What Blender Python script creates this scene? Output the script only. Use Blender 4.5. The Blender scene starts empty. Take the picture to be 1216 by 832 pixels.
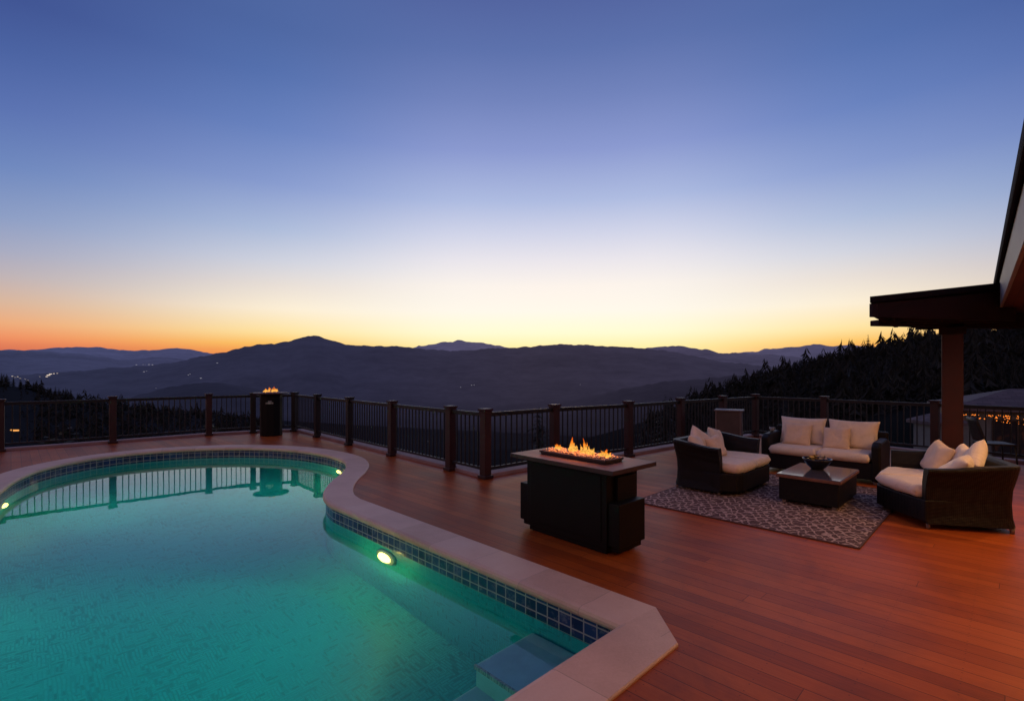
import bpy, bmesh, math, random
from mathutils import Vector, Matrix, noise
random.seed(11)
R = math.radians
sc = bpy.context.scene
COL = sc.collection
F, HOR, CAMH = 595.0, 440.0, 1.72          # focal length in photo pixels, horizon row, eye height


def ground(px, py, z=0.0):                   # a photo pixel back to the level plane z
    y = F * (CAMH - z) / (py - HOR)
    return Vector(((px - 608) / F * y, y, z))


def lin(r, g, b):
    f = lambda c: (c / 255 / 12.92) if c / 255 <= .04045 else ((c / 255 + .055) / 1.055) ** 2.4
    return (f(r), f(g), f(b), 1)


# ------------------------------------------------------------------ materials
class NT:
    def __init__(self, name):
        self.m = bpy.data.materials.new(name)
        self.m.use_nodes = True
        self.t = self.m.node_tree
        self.t.nodes.clear()
        self.out = self.n('ShaderNodeOutputMaterial')

    def n(self, kind, **kw):
        nd = self.t.nodes.new(kind)
        for k, v in kw.items():
            if k == 'op':
                nd.operation = v
            elif k in nd.inputs:
                nd.inputs[k].default_value = v
            else:
                setattr(nd, k, v)
        return nd

    def l(self, a, b):
        self.t.links.new(a, b)

    def math(self, op, a, b=None):
        nd = self.n('ShaderNodeMath', op=op)
        for i, v in enumerate((a, b)):
            if v is None:
                continue
            if isinstance(v, (int, float)):
                nd.inputs[i].default_value = v
            else:
                self.l(v, nd.inputs[i])
        return nd.outputs[0]

    def ramp(self, fac, stops, interp='LINEAR'):
        nd = self.n('ShaderNodeValToRGB')
        cr = nd.color_ramp
        cr.interpolation = interp
        while len(cr.elements) < len(stops):
            cr.elements.new(.5)
        for e, (p, c) in zip(cr.elements, stops):
            e.position = p
            e.color = c if len(c) == 4 else (*c, 1)
        self.l(fac, nd.inputs[0])
        return nd.outputs[0]

    def mix(self, fac, a, b, blend='MIX'):
        nd = self.n('ShaderNodeMix', data_type='RGBA', blend_type=blend)
        for s, v in ((nd.inputs[0], fac), (nd.inputs[6], a), (nd.inputs[7], b)):
            if isinstance(v, (int, float)):
                s.default_value = v
            elif isinstance(v, tuple):
                s.default_value = v if len(v) == 4 else (*v, 1)
            else:
                self.l(v, s)
        return nd.outputs[2]

    def coord(self, kind='Object', scale=(1, 1, 1), rot=(0, 0, 0), loc=(0, 0, 0)):
        tc = self.n('ShaderNodeTexCoord')
        mp = self.n('ShaderNodeMapping')
        mp.inputs['Scale'].default_value = scale
        mp.inputs['Rotation'].default_value = rot
        mp.inputs['Location'].default_value = loc
        self.l(tc.outputs[kind], mp.inputs[0])
        return mp.outputs[0]

    def noise(self, vec, scale=5, detail=4, rough=.5, dist=0):
        nd = self.n('ShaderNodeTexNoise', Scale=scale, Detail=detail, Roughness=rough, Distortion=dist)
        if vec is not None:
            self.l(vec, nd.inputs['Vector'])
        return nd.outputs[0]

    def bsdf(self, color, rough=.5, bump=None, bstr=.3, bdist=.01, **kw):
        p = self.n('ShaderNodeBsdfPrincipled')
        for s, v in (('Base Color', color), ('Roughness', rough)):
            if isinstance(v, tuple):
                p.inputs[s].default_value = v if len(v) == 4 else (*v, 1)
            elif isinstance(v, (int, float)):
                p.inputs[s].default_value = v
            else:
                self.l(v, p.inputs[s])
        for k, v in kw.items():
            p.inputs[k].default_value = v
        if bump is not None:
            b = self.n('ShaderNodeBump', Strength=bstr, Distance=bdist)
            self.l(bump, b.inputs['Height'])
            self.l(b.outputs[0], p.inputs['Normal'])
        self.l(p.outputs[0], self.out.inputs[0])
        return p


def simple(name, c, rough=.5, var=.25, nscale=6, bstr=.15, **kw):
    t = NT(name)
    v = t.coord('Object')
    n = t.noise(v, nscale, 5, .6)
    c0 = tuple(x * (1 - var) for x in c)
    c1 = tuple(min(1, x * (1 + var)) for x in c)
    n2 = t.noise(v, nscale * 12, 3, .6)
    rr = t.math('ADD', t.math('MULTIPLY', n, .25), rough - .125)
    t.bsdf(t.ramp(n, [(.3, c0), (.7, c1)]), rr, n2, bstr, .004, **kw)
    return t.m


def emit(name, c, s):
    t = NT(name)
    e = t.n('ShaderNodeEmission')
    e.inputs[0].default_value = (*c, 1)
    e.inputs[1].default_value = s
    t.l(e.outputs[0], t.out.inputs[0])
    return t.m


M = {}
# deck planks run along the diagonal u = (-1, 1)
t = NT('deck_planks')
v = t.coord('Object', rot=(0, 0, R(45)))
sp = t.n('ShaderNodeSeparateXYZ')
t.l(v, sp.inputs[0])
yr = t.math('DIVIDE', sp.outputs[1], .138)
row = t.math('FLOOR', yr)
wn = t.n('ShaderNodeTexWhiteNoise', noise_dimensions='1D')
t.l(row, wn.inputs['W'])
xr = t.math('ADD', t.math('DIVIDE', sp.outputs[0], 3.9), t.math('MULTIPLY', wn.outputs[0], 7.0))
cb_ = t.n('ShaderNodeCombineXYZ')
t.l(row, cb_.inputs[0])
t.l(t.math('FLOOR', xr), cb_.inputs[1])
wn2 = t.n('ShaderNodeTexWhiteNoise', noise_dimensions='2D')
t.l(cb_.outputs[0], wn2.inputs['Vector'])
fy = t.math('FRACT', yr)
stain = t.noise(v, 1.3, 7, .72, .5)
sx_ = t.math('ABSOLUTE', t.math('SUBTRACT', t.math('FRACT', t.math('DIVIDE', sp.outputs[0], .41)), .5))
sy_ = t.math('MINIMUM', t.math('ABSOLUTE', t.math('SUBTRACT', fy, .22)), t.math('ABSOLUTE', t.math('SUBTRACT', fy, .80)))
screw = t.math('MULTIPLY', t.math('LESS_THAN', sx_, .0095), t.math('LESS_THAN', sy_, .028))
gap = t.math('MAXIMUM', t.math('MAXIMUM', t.math('LESS_THAN', fy, .030), t.math('GREATER_THAN', fy, .985)), t.math('LESS_THAN', t.math('FRACT', xr), .0011))
vg = t.coord('Object', rot=(0, 0, R(45)))
mp2 = t.n('ShaderNodeMapping')
mp2.inputs['Scale'].default_value = (.8, 22, 1)
t.l(vg, mp2.inputs[0])
grain = t.noise(mp2.outputs[0], 2.2, 6, .65, .3)
big = t.noise(vg, .55, 4, .6)
tone = t.math('ADD', t.math('MULTIPLY', wn2.outputs[0], .34), t.math('ADD', t.math('MULTIPLY', grain, .50), t.math('MULTIPLY', big, .30)))
colr = t.ramp(tone, [(.10, (.13, .022, .005)), (.5, (.345, .066, .010)), (.80, (.48, .106, .017)), (1, (.64, .175, .034))])
colr = t.mix(t.ramp(stain, [(.46, (0, 0, 0)), (.72, (.55, .55, .55))]), colr, (.13, .030, .014))
colr = t.mix(t.math('MULTIPLY', screw, .6), colr, (.03, .012, .010))
colr = t.mix(t.math('MULTIPLY', gap, .68), colr, (.018, .005, .003))
hgt = t.math('SUBTRACT', t.math('MULTIPLY', grain, .25), gap)
rgh = t.math('ADD', t.math('MULTIPLY', big, .30), .30)
t.bsdf(colr, rgh, hgt, .5, .006, **{'Specular IOR Level': .16})
M['deck'] = t.m

t = NT('coping_stone')
uv = t.n('ShaderNodeUVMap')
sp = t.n('ShaderNodeSeparateXYZ')
t.l(uv.outputs[0], sp.inputs[0])
fr = t.math('FRACT', t.math('DIVIDE', sp.outputs[0], .61))
jo = t.math('LESS_THAN', fr, .011)
cell = t.n('ShaderNodeTexWhiteNoise', noise_dimensions='1D')
t.l(t.math('FLOOR', t.math('DIVIDE', sp.outputs[0], .61)), cell.inputs['W'])
v = t.coord('Object')
n = t.noise(v, 2.5, 6, .65)
n2 = t.noise(v, 60, 4, .7)
tone = t.math('ADD', t.math('MULTIPLY', n, .6), t.math('ADD', t.math('MULTIPLY', n2, .25), t.math('MULTIPLY', cell.outputs[0], .22)))
c = t.ramp(tone, [(.2, (.52, .30, .195)), (.55, (.72, .455, .32)), (.9, (.82, .57, .43))])
c = t.mix(t.math('MULTIPLY', jo, .28), c, (.10, .06, .05))
t.bsdf(c, .55, t.math('SUBTRACT', n2, jo), .35, .006)
M['coping'] = t.m

t = NT('blue_pool_tile')
uv = t.n('ShaderNodeUVMap')
br = t.n('ShaderNodeTexBrick', offset=0.0)
br.inputs['Scale'].default_value = 1
br.inputs['Mortar Size'].default_value = .0055
br.inputs['Brick Width'].default_value = .115
br.inputs['Row Height'].default_value = .088
br.inputs['Color1'].default_value = (.006, .018, .075, 1)
br.inputs['Color2'].default_value = (.018, .045, .16, 1)
br.inputs['Mortar'].default_value = (.38, .33, .33, 1)
t.l(uv.outputs[0], br.inputs['Vector'])
n = t.noise(t.coord('Object'), 9, 6, .7)
n2 = t.noise(t.coord('Object'), 45, 5, .7)
c = t.mix(t.math('MULTIPLY', t.ramp(n, [(.52, (0, 0, 0)), (.64, (1, 1, 1))]), t.math('MULTIPLY', n2, .55)), br.outputs['Color'], (.42, .38, .42))
t.bsdf(c, .18, t.math('SUBTRACT', t.math('MULTIPLY', n2, .3), br.outputs['Fac']), .5, .004)
M['tile'] = t.m


def mosaic(name, cd, cm, cl, kind='UV', scale=1.0):
    t = NT(name)
    if kind == 'UV':
        uvn = t.n('ShaderNodeUVMap')
        base = uvn.outputs[0]
    else:
        base = t.coord('Object')
    # slightly warped so that rows wander as hand laid strips do
    nz = t.n('ShaderNodeTexNoise', Scale=3.0, Detail=2)
    t.l(base, nz.inputs['Vector'])
    ad = t.n('ShaderNodeVectorMath', operation='MULTIPLY_ADD')
    t.l(nz.outputs['Color'], ad.inputs[0])
    ad.inputs[1].default_value = (.05, .05, 0)
    t.l(base, ad.inputs[2])

    def brick(rot, w, h):
        mp = t.n('ShaderNodeMapping')
        mp.inputs['Rotation'].default_value = (0, 0, rot)
        t.l(ad.outputs[0], mp.inputs[0])
        b = t.n('ShaderNodeTexBrick', offset=.41, offset_frequency=2)
        b.inputs['Scale'].default_value = scale
        b.inputs['Mortar Size'].default_value = .007
        b.inputs['Mortar Smooth'].default_value = .4
        b.inputs['Brick Width'].default_value = w
        b.inputs['Row Height'].default_value = h
        b.inputs['Color1'].default_value = (0, 0, 0, 1)
        b.inputs['Color2'].default_value = (1, 1, 1, 1)
        b.inputs['Mortar'].default_value = (.18, .18, .18, 1)
        t.l(mp.outputs[0], b.inputs['Vector'])
        return b
    b1, b2 = brick(0, .095, .028), brick(R(90), .085, .026)
    ck = t.n('ShaderNodeTexVoronoi', feature='F1', distance='CHEBYCHEV', Scale=11.5)
    t.l(ad.outputs[0], ck.inputs['Vector'])
    sepc = t.n('ShaderNodeSeparateColor')
    t.l(ck.outputs['Color'], sepc.inputs[0])
    sel = t.math('GREATER_THAN', sepc.outputs[0], .5)
    f = t.mix(sel, b1.outputs['Color'], b2.outputs['Color'])
    big = t.noise(base, .7, 3, .5)
    tone = t.math('ADD', t.math('MULTIPLY', f, .75), t.math('MULTIPLY', big, .3))
    c = t.ramp(tone, [(.22, cd), (.34, cm), (.95, cl)])
    t.bsdf(c, .5)
    return t.m


M['pool_floor'] = mosaic('teal_pool_mosaic', (.004, .24, .325), (.010, .385, .51), (.022, .445, .56))
M['pool_step'] = simple('pale_pool_plaster', (.36, .60, .62), .6, .12, 4)
M['step_trim'] = mosaic('speckled_step_edge', (.05, .12, .12), (.35, .42, .34), (.75, .75, .55), 'OBJ', 5.0)

t = NT('pool_water')
v = t.coord('Object')
n1 = t.noise(v, .9, 2, .5)
n2 = t.noise(v, 5.0, 2, .5)
bp = t.n('ShaderNodeBump', Strength=.035, Distance=.05)
t.l(t.math('ADD', n1, t.math('MULTIPLY', n2, .12)), bp.inputs['Height'])
g = t.n('ShaderNodeBsdfGlass', IOR=1.333, Roughness=0.0)
g.inputs['Color'].default_value = (.86, .99, .985, 1)
t.l(bp.outputs[0], g.inputs['Normal'])
t.l(g.outputs[0], t.out.inputs[0])
va = t.n('ShaderNodeVolumeAbsorption', Density=.36)
va.inputs['Color'].default_value = (.02, .93, .96, 1)
vs_ = t.n('ShaderNodeVolumeScatter', Density=.04, Anisotropy=.1)
vs_.inputs['Color'].default_value = (.10, .82, .88, 1)
av = t.n('ShaderNodeAddShader')
t.l(va.outputs[0], av.inputs[0])
t.l(vs_.outputs[0], av.inputs[1])
t.l(av.outputs[0], t.out.inputs['Volume'])
M['water'] = t.m

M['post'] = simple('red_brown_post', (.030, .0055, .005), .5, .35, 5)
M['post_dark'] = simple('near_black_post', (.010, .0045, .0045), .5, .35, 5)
M['rail'] = simple('black_metal_rail', (.010, .010, .012), .5, .2, 8, 0.0)
M['kerb'] = simple('pinkish_concrete', (.30, .19, .18), .8, .25, 3)
M['black_panel'] = simple('black_powder_coat', (.0045, .0035, .0035), .5, .25, 7, .08, **{'Specular IOR Level': .2})
M['table_stone'] = simple('brown_stone_top', (.065, .038, .036), .5, .25, 4, .05, **{'Specular IOR Level': .25})
M['tray'] = simple('dark_burner_tray', (.05, .03, .027), .5, .25, 6, .0)
M['lava'] = simple('pale_fire_glass', (.34, .27, .25), .3, .5, 30, .3)
M['pewter'] = simple('worn_metal_plate', (.5, .48, .46), .3, .3, 20, .1, Metallic=.8)
M['leg'] = simple('dull_metal_foot', (.20, .17, .16), .45, .2, 8, .05)

t = NT('dark_wicker')
v = t.coord('Object')
w1 = t.n('ShaderNodeTexWave', wave_type='BANDS', bands_direction='Z', Scale=21, Distortion=.6)
w2 = t.n('ShaderNodeTexWave', wave_type='BANDS', bands_direction='X', Scale=17, Distortion=.4)
w3 = t.n('ShaderNodeTexWave', wave_type='BANDS', bands_direction='Y', Scale=17, Distortion=.4)
for w in (w1, w2, w3):
    t.l(v, w.inputs['Vector'])
h = t.math('MULTIPLY', w1.outputs[1], t.math('ADD', w2.outputs[1], w3.outputs[1]))
n = t.noise(v, 12, 4, .6)
t.bsdf(t.ramp(t.math('ADD', t.math('MULTIPLY', h, .3), n), [(.3, (.0025, .0017, .0016)), (1.1, (.010, .006, .005))]), .5, h, .4, .005, **{'Specular IOR Level': .25})
M['wicker'] = t.m


def fabric(name, c, sc_=1.0):
    t = NT(name)
    v = t.coord('Object')
    wv = t.n('ShaderNodeTexWave', wave_type='BANDS', bands_direction='DIAGONAL', Scale=90 * sc_, Distortion=2)
    t.l(v, wv.inputs['Vector'])
    n = t.noise(v, 7, 5, .65, .6)
    n2 = t.noise(v, 3, 3, .55, 1.2)
    col = t.ramp(t.math('ADD', t.math('MULTIPLY', n, .7), t.math('MULTIPLY', wv.outputs[1], .2)),
                 [(.25, tuple(x * .78 for x in c)), (.7, c)])
    t.bsdf(col, .9, t.math('ADD', t.math('MULTIPLY', n2, 3.0), t.math('MULTIPLY', wv.outputs[1], .08)), .6, .012, **{'Sheen Weight': .25})
    return t.m


M['cream'] = fabric('cream_cushion_cloth', (.90, .73, .58))
M['tan'] = fabric('tan_pillow_cloth', (.84, .62, .45))
M['white_cloth'] = fabric('offwhite_pillow_cloth', (.90, .76, .64))
M['piping'] = simple('dark_piping', (.08, .05, .05), .8, .2)

t = NT('woven_rug')
v = t.coord('Object', rot=(0, 0, R(-8)))
w1 = t.n('ShaderNodeTexWave', wave_type='BANDS', bands_direction='DIAGONAL', wave_profile='SAW', Scale=4.6, Distortion=9, Detail=3)
w1.inputs['Detail Scale'].default_value = 2.2
w2 = t.n('ShaderNodeTexVoronoi', feature='DISTANCE_TO_EDGE', Scale=8.5)
w2.inputs['Randomness'].default_value = .9
t.l(v, w1.inputs['Vector'])
sv = t.n('ShaderNodeMapping')
sv.inputs['Scale'].default_value = (1, 2.7, 1)
sv.inputs['Rotation'].default_value = (0, 0, R(-40))
t.l(v, sv.inputs[0])
t.l(sv.outputs[0], w2.inputs['Vector'])
n = t.noise(v, 40, 4, .7)
nzv = t.n('ShaderNodeTexNoise', Scale=7.0, Detail=3)
t.l(v, nzv.inputs['Vector'])
sepn = t.n('ShaderNodeSeparateColor')
t.l(nzv.outputs['Color'], sepn.inputs[0])
spr = t.n('ShaderNodeSeparateXYZ')
t.l(t.coord('Object'), spr.inputs[0])
xa = t.math('DIVIDE', spr.outputs[0], .118)
ya = t.math('DIVIDE', spr.outputs[1], .165)


def lattice(val, nz_):
    q_ = t.math('FRACT', t.math('ADD', val, t.math('MULTIPLY', nz_, 2.3)))
    return t.math('ABSOLUTE', t.math('SUBTRACT', q_, .5))


la = lattice(t.math('ADD', xa, ya), sepn.outputs[0])
lb = lattice(t.math('SUBTRACT', xa, ya), sepn.outputs[1])
ln2 = t.math('MAXIMUM', la, lb)
line = t.ramp(ln2, [(.30, (0, 0, 0)), (.44, (1, 1, 1))])
inner = t.math('LESS_THAN', ln2, .20)
n3 = t.noise(v, 75, 3, .7)
k = t.math('ADD', t.math('MULTIPLY', line, .42), t.math('ADD', t.math('MULTIPLY', inner, .12), t.math('ADD', t.math('MULTIPLY', n, .30), t.math('MULTIPLY', n3, .22))))
t.bsdf(t.ramp(k, [(.30, (.065, .030, .028)), (.52, (.17, .095, .085)), (.74, (.52, .39, .345))]), .95, n, .6, .01)
M['rug'] = t.m
M['rug_edge'] = simple('rug_binding', (.10, .05, .045), .95, .3, 20)

t = NT('dark_glass_top')
n = t.noise(t.coord('Object'), 3, 4, .6)
t.bsdf(t.ramp(n, [(.3, (.05, .045, .055)), (.7, (.08, .07, .085))]), t.math('ADD', t.math('MULTIPLY', n, .08), .05), None, IOR=1.75)
M['glass_top'] = t.m
M['wood_rim'] = simple('brown_wood_rim', (.17, .075, .05), .4, .3, 9)
M['bowl'] = simple('black_ceramic', (.012, .010, .011), .22, .2, 10, .05)
M['yellow'] = simple('yellow_petals', (.52, .33, .05), .6, .4, 20)
M['pale_flower'] = simple('cream_petals', (.55, .42, .28), .6, .3, 20)
M['grey_brown'] = simple('taupe_cabinet_panel', (.075, .05, .045), .6, .25, 4)
M['grey_edge'] = simple('pale_cabinet_edge', (.14, .10, .095), .5, .2, 6)
M['cup'] = simple('smoky_glass_cup', (.20, .21, .23), .1, .2, 8, .02)

M['beam'] = simple('dark_purple_brown_timber', (.020, .008, .010), .7, .3, 4, **{'Specular IOR Level': .2})
M['column'] = simple('red_brown_column', (.046, .0062, .0042), .55, .3, 3)
M['shingle'] = simple('dark_roofing', (.012, .009, .012), .9, .3, 12, .4, **{'Specular IOR Level': .1})
M['fascia'] = simple('pale_painted_fascia', (.22, .20, .205), .55, .12, 4)
M['gutter'] = simple('dark_gutter', (.010, .006, .011), .85, .2, 6, **{'Specular IOR Level': .08})
t = NT('stained_soffit_boards')
v = t.coord('Object', rot=(0, 0, R(-47)))
spx = t.n('ShaderNodeSeparateXYZ')
t.l(v, spx.inputs[0])
fb = t.math('FRACT', t.math('DIVIDE', spx.outputs[1], .13))
gp_ = t.math('LESS_THAN', fb, .06)
nn = t.noise(v, 4, 5, .6)
cc = t.mix(gp_, t.ramp(nn, [(.3, (.06, .015, .006)), (.7, (.11, .030, .011))]), (.01, .004, .002))
t.bsdf(cc, .6, gp_, .4, .005)
M['soffit'] = t.m
M['house_wall'] = simple('warm_stucco', (.42, .30, .22), .85, .12, 8)
M['door_glass'] = simple('dark_window_glass', (.02, .02, .025), .06, .1, 4, .0)
M['door_frame'] = simple('dark_bronze_frame', (.03, .022, .02), .4, .2, 6)
M['lamp_lit'] = emit('lit_soffit_lens', (1, .56, .22), 6)
M['pool_lens'] = emit('lit_pool_lens', (1, .66, .15), 7.0)
M['halo_bezel'] = simple('white_halo_bezel', (.75, .72, .62), .4, .05, 9, .02)
M['ring'] = simple('steel_ring', (.5, .5, .5), .25, .1, 9, .02, Metallic=.9)

t = NT('far_roof_shingles')
v = t.coord('Object')
br = t.n('ShaderNodeTexBrick', offset=.5)
br.inputs['Scale'].default_value = 1
br.inputs['Brick Width'].default_value = .5
br.inputs['Row Height'].default_value = .28
br.inputs['Mortar Size'].default_value = .015
br.inputs['Color1'].default_value = (.065, .052, .060, 1)
br.inputs['Color2'].default_value = (.105, .085, .095, 1)
br.inputs['Mortar'].default_value = (.05, .04, .045, 1)
t.l(v, br.inputs['Vector'])
t.bsdf(br.outputs['Color'], .85)
M['far_roof'] = t.m
t = NT('grey_siding')
v = t.coord('Object')
w = t.n('ShaderNodeTexWave', wave_type='BANDS', bands_direction='X', Scale=1.1)
t.l(v, w.inputs['Vector'])
n = t.noise(v, 2, 4, .6)
t.bsdf(t.ramp(t.math('ADD', t.math('MULTIPLY', w.outputs[1], .2), n), [(.3, (.10, .115, .12)), (.9, (.165, .18, .185))]), .8)
M['siding'] = t.m
M['bulb'] = emit('amber_bulbs', (1, .24, .03), 1.6)
M['lit_glass'] = None
t = NT('dim_lit_glass')
v = t.coord('Object')
n = t.noise(v, 1.5, 4, .6)
p = t.bsdf((.03, .03, .035), .12)
t.l(t.ramp(n, [(.55, (0, 0, 0)), (.8, (.35, .09, .02))]), p.inputs['Emission Color'])
p.inputs['Emission Strength'].default_value = .12
M['lit_glass'] = t.m

# hills: dark woods with haze painted in as emission, stronger away from the terrace
t = NT('painted_haze_terrain')
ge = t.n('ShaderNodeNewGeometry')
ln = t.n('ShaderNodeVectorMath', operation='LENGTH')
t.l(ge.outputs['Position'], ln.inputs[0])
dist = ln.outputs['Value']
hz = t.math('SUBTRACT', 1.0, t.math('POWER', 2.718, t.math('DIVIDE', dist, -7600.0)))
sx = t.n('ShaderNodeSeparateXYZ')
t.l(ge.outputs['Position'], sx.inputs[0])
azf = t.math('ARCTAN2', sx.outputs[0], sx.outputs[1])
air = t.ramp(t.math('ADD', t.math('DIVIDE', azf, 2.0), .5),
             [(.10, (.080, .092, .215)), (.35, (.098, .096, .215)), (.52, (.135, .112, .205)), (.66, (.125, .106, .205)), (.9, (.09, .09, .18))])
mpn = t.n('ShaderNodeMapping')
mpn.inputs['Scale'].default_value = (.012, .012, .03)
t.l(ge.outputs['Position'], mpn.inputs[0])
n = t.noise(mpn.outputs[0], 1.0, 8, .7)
df = t.n('ShaderNodeBsdfDiffuse')
t.l(t.ramp(n, [(.35, (.003, .005, .005)), (.7, (.012, .014, .012))]), df.inputs[0])
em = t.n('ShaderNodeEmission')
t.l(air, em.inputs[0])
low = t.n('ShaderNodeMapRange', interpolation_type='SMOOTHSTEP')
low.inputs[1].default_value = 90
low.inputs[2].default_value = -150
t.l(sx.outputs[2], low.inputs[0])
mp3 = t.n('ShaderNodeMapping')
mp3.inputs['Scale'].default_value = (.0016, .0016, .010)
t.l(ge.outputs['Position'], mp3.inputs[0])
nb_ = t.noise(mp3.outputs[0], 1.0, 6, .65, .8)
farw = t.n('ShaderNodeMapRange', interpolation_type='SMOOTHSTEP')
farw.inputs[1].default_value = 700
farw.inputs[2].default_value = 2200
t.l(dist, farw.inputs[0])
painted_mist = t.math('MULTIPLY', t.math('MULTIPLY', low.outputs[0], farw.outputs[0]), .25)  # valley haze painted into the emission, stronger low down and far off
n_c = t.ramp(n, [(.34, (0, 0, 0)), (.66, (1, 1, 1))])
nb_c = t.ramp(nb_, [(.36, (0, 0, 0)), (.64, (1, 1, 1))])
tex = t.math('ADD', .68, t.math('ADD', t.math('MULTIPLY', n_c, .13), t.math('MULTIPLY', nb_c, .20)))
t.l(t.math('MULTIPLY', t.math('MULTIPLY', hz, t.math('ADD', 1.0, painted_mist)), tex), em.inputs[1])
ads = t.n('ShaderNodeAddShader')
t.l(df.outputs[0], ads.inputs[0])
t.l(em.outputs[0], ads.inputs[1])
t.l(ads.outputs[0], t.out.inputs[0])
M['terrain'] = t.m

t = NT('conifer_needles')
n = t.noise(t.coord('Object'), 2.5, 4, .6)
t.bsdf(t.ramp(n, [(.3, (.003, .005, .004)), (.7, (.009, .012, .008))]), .8)
M['needles'] = t.m
M['bark'] = simple('dark_bark', (.04, .026, .02), .9, .3, 10)
M['leaf'] = simple('dark_shrub_leaf', (.022, .030, .014), .7, .4, 3)
M['town'] = emit('town_light', (1, .82, .66), 1.0)
M['town_dim'] = emit('faint_town_light', (.75, .72, .85), .42)
M['town_amber'] = emit('amber_window_light', (1, .42, .10), 1.1)

t = NT('flame')
tc = t.n('ShaderNodeTexCoord')
sp = t.n('ShaderNodeSeparateXYZ')
t.l(tc.outputs['Generated'], sp.inputs[0])
n = t.noise(tc.outputs['Object'], 26, 4, .6, 1.5)
hgt = t.math('ADD', sp.outputs[2], t.math('MULTIPLY', t.math('SUBTRACT', n, .5), 1.1))
col = t.ramp(hgt, [(.0, (1, .42, .07)), (.35, (1, .50, .09)), (.65, (1, .27, .02)), (1, (.75, .08, .004))])
em = t.n('ShaderNodeEmission')
t.l(col, em.inputs[0])
t.l(t.ramp(n, [(.30, (.35, .35, .35)), (.55, (1.1, 1.1, 1.1)), (.75, (2.2, 2.2, 2.2))]), em.inputs[1])
tr = t.n('ShaderNodeBsdfTransparent')
mx = t.n('ShaderNodeMixShader')
t.l(t.ramp(t.math('ADD', n, t.math('MULTIPLY', sp.outputs[2], -.18)), [(.28, (.05, .05, .05)), (.42, (.85, .85, .85))]), mx.inputs[0])
t.l(tr.outputs[0], mx.inputs[1])
t.l(em.outputs[0], mx.inputs[2])
t.l(mx.outputs[0], t.out.inputs[0])
M['flame'] = t.m


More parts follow.
